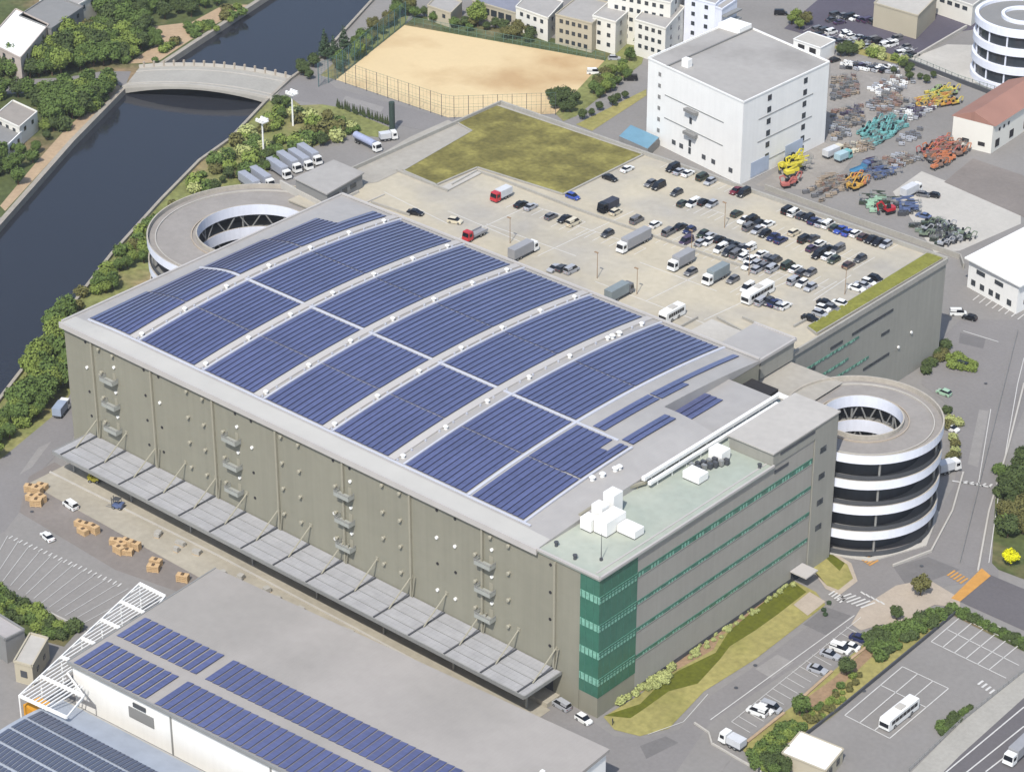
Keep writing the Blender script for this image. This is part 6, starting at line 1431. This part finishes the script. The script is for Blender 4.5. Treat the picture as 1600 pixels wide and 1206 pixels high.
# extra shrubs that close the belts along the water and the roads
scatter([(112, 500), (250, 355), (275, 318), (262, 322), (120, 470)], 18, 'shrub', ['yel', 'mid', 'brn'], '', (1.0, 1.9), 1.6, stuff='brush')
scatter([(8, 640), (34, 600), (70, 548), (90, 540), (60, 640), (8, 690)], 30, 'shrub', ['yel', 'mid'], '', (1.2, 2.2), 1.6, stuff='brush')
scatter([(395, 15), (350, 45), (250, 100), (225, 98), (300, 40), (350, 8)], 18, 'shrub', ['mid', 'brn', 'yel'], '', (1.0, 2.0), 2, stuff='brush')
scatter([(1560, 725), (1600, 715), (1640, 760), (1640, 820), (1556, 850)], 30, 'shrub', ['mid', 'dark'], '', (1.2, 2.2), 1.8, stuff='brush')
machines([(1350, 165), (1395, 145), (1420, 160), (1372, 185)], 5, 4, ['gs', 'sc'], ['grey', 'rust', 'tan', 'silver'], 'between the turquoise block and the back rows', .9, R(25))
machines([(1296, 200), (1320, 190), (1330, 215), (1300, 225)], 3, 3, ['gs', 'sc'], ['silver', 'tan', 'grey'], 'at the near foot of the white warehouse side wall', .9, R(25))
machines([(1250, 300), (1290, 285), (1320, 300), (1290, 320)], 4, 2, ['sc', 'gs'], ['tan', 'grey', 'rust'], 'along the low wall below the yellow group', .9, R(60))
machines([(1400, 215), (1440, 200), (1445, 215), (1405, 232)], 4, 2, ['gs'], ['silver', 'grey'], 'right of the turquoise block in the open lane', .8, R(25), .3)
for i, (u, v) in enumerate(((1400, 60), (1392, 64), (1384, 70), (1300, 30), (1312, 34), (1418, 78), (1405, 84))): putcar(u, v, ['grey', 'silver', 'white', 'dark grey', 'purple', 'silver', 'white'][i], '%s KIND scattered in the middle of the top car park' % ['grey', 'silver', 'white', 'dark grey', 'purple', 'second silver', 'second white'][i], z=0, rot=70)

scatter([(-40, 128), (-40, 110), (60, 95), (130, 55), (185, 5), (235, 2), (232, 45), (215, 98), (150, 108), (95, 120)], 60, 'shrub', ['mid', 'dark', 'brn'], '', (1.2, 2.6), 2, avoid=[H1], stuff='brush')
scatter([(-40, 160), (40, 150), (110, 140), (175, 138), (178, 150), (125, 192), (95, 208), (60, 212), (-40, 300)], 60, 'shrub', ['mid', 'yel', 'dark'], '', (1.2, 2.4), 1.8, avoid=[H2], stuff='brush')
flush('wood', 'woodland', 'far woodland of mixed green trees beyond the bridge and behind the sand field', 'woodland')
flush('brush', 'undergrowth', 'rough green and olive undergrowth covering the canal banks and park ground', 'undergrowth')

# patches and covers in the roads
M_patch = mat('asphalt_patch', (128, 125, 123), 0.9, 0.08, 0.3, fine=(1.5, 0.06)); M_patch2 = mat('pale_patch', (160, 156, 151), 0.9, 0.08, 0.3, fine=(1.5, 0.06))
for k, (P, mm_) in enumerate((([(1530, 640), (1545, 642), (1528, 730), (1512, 725)], M_patch2), ([(1395, 885), (1450, 870), (1500, 890), (1420, 920)], M_patch), ([(1180, 1045), (1215, 1022), (1240, 1035), (1206, 1060)], M_patch2), ([(1290, 948), (1330, 962), (1290, 992), (1255, 975)], M_patch), ([(1500, 520), (1540, 530), (1536, 545), (1498, 536)], M_patch), ([(60, 700), (80, 690), (50, 730), (30, 742)], M_patch2), ([(1000, 1165), (1040, 1150), (1060, 1160), (1010, 1185)], M_patch), ([(540, 150), (600, 168), (595, 176), (535, 158)], M_patch2))):
    sheet('road_patch', P, 0.055+0.001*k, mm_)
mh = MB().cyl((0, 0), 0.45, 0, 0.01, 14).mesh('manhole_cover', [M_dkgrey])
for k, ((u, v), w_) in enumerate((((1500, 735), 'on the street beside the white box van'), ((1440, 885), 'in the junction below the round ramp'), ((1150, 1075), 'in the office road'), ((1350, 1080), 'at the edge of the coach park'), ((50, 800), 'in the loading yard'), ((1540, 600), 'in the right hand street'), ((1180, 1040), 'in the office road by the lawn'), ((1420, 1120), 'near the long white coach'))):
    p = g(u, v); o = bpy.data.objects.new('manhole_cover', mh); COL.objects.link(o); o.location = (p.x, p.y, 0.20); tag(o, 'round dark manhole cover '+w_, 'manhole cover')

# thin summer haze over the whole place
hb = MB().box(-2600, 700, -700, 3200, -6, 345)
hz_o = hb.build('haze', [], None, 'stuff'); hm_ = bpy.data.materials.new('haze_air'); hm_.use_nodes = True; nn_ = hm_.node_tree
for x in list(nn_.nodes):
    if x.type == 'BSDF_PRINCIPLED': nn_.nodes.remove(x)
pv = nn_.nodes.new('ShaderNodeVolumePrincipled'); pv.inputs['Density'].default_value = 0.00006; pv.inputs['Color'].default_value = (0.92, 0.94, 0.97, 1); pv.inputs['Anisotropy'].default_value = 0.2
nn_.links.new(pv.outputs[0], [x for x in nn_.nodes if x.type == 'OUTPUT_MATERIAL'][0].inputs['Volume']); hz_o.data.materials.append(hm_)
tag(hz_o, 'thin pale summer haze hanging over the whole district', 'haze')

rq = random.Random(77)
for j, (a, b_, n) in enumerate((((1262, 42), (1420, 74), 15), ((1300, 22), (1372, 34), 7), ((1300, 92), (1395, 112), 11))):
    for i in range(n):
        if rq.random() < .75:
            u, v = lerp(a, b_, (i+.5)/n); cc = rq.choice(['dark grey', 'grey', 'silver', 'black', 'white', 'purple'])
            wh = ('the near line of the top car park', 'the far line of the top car park', 'the line behind the machine yard strip')[j]
            putcar(u, v, cc, '%s car in %s' % (cc, wh), z=0, rot=75, group='cars in '+wh)
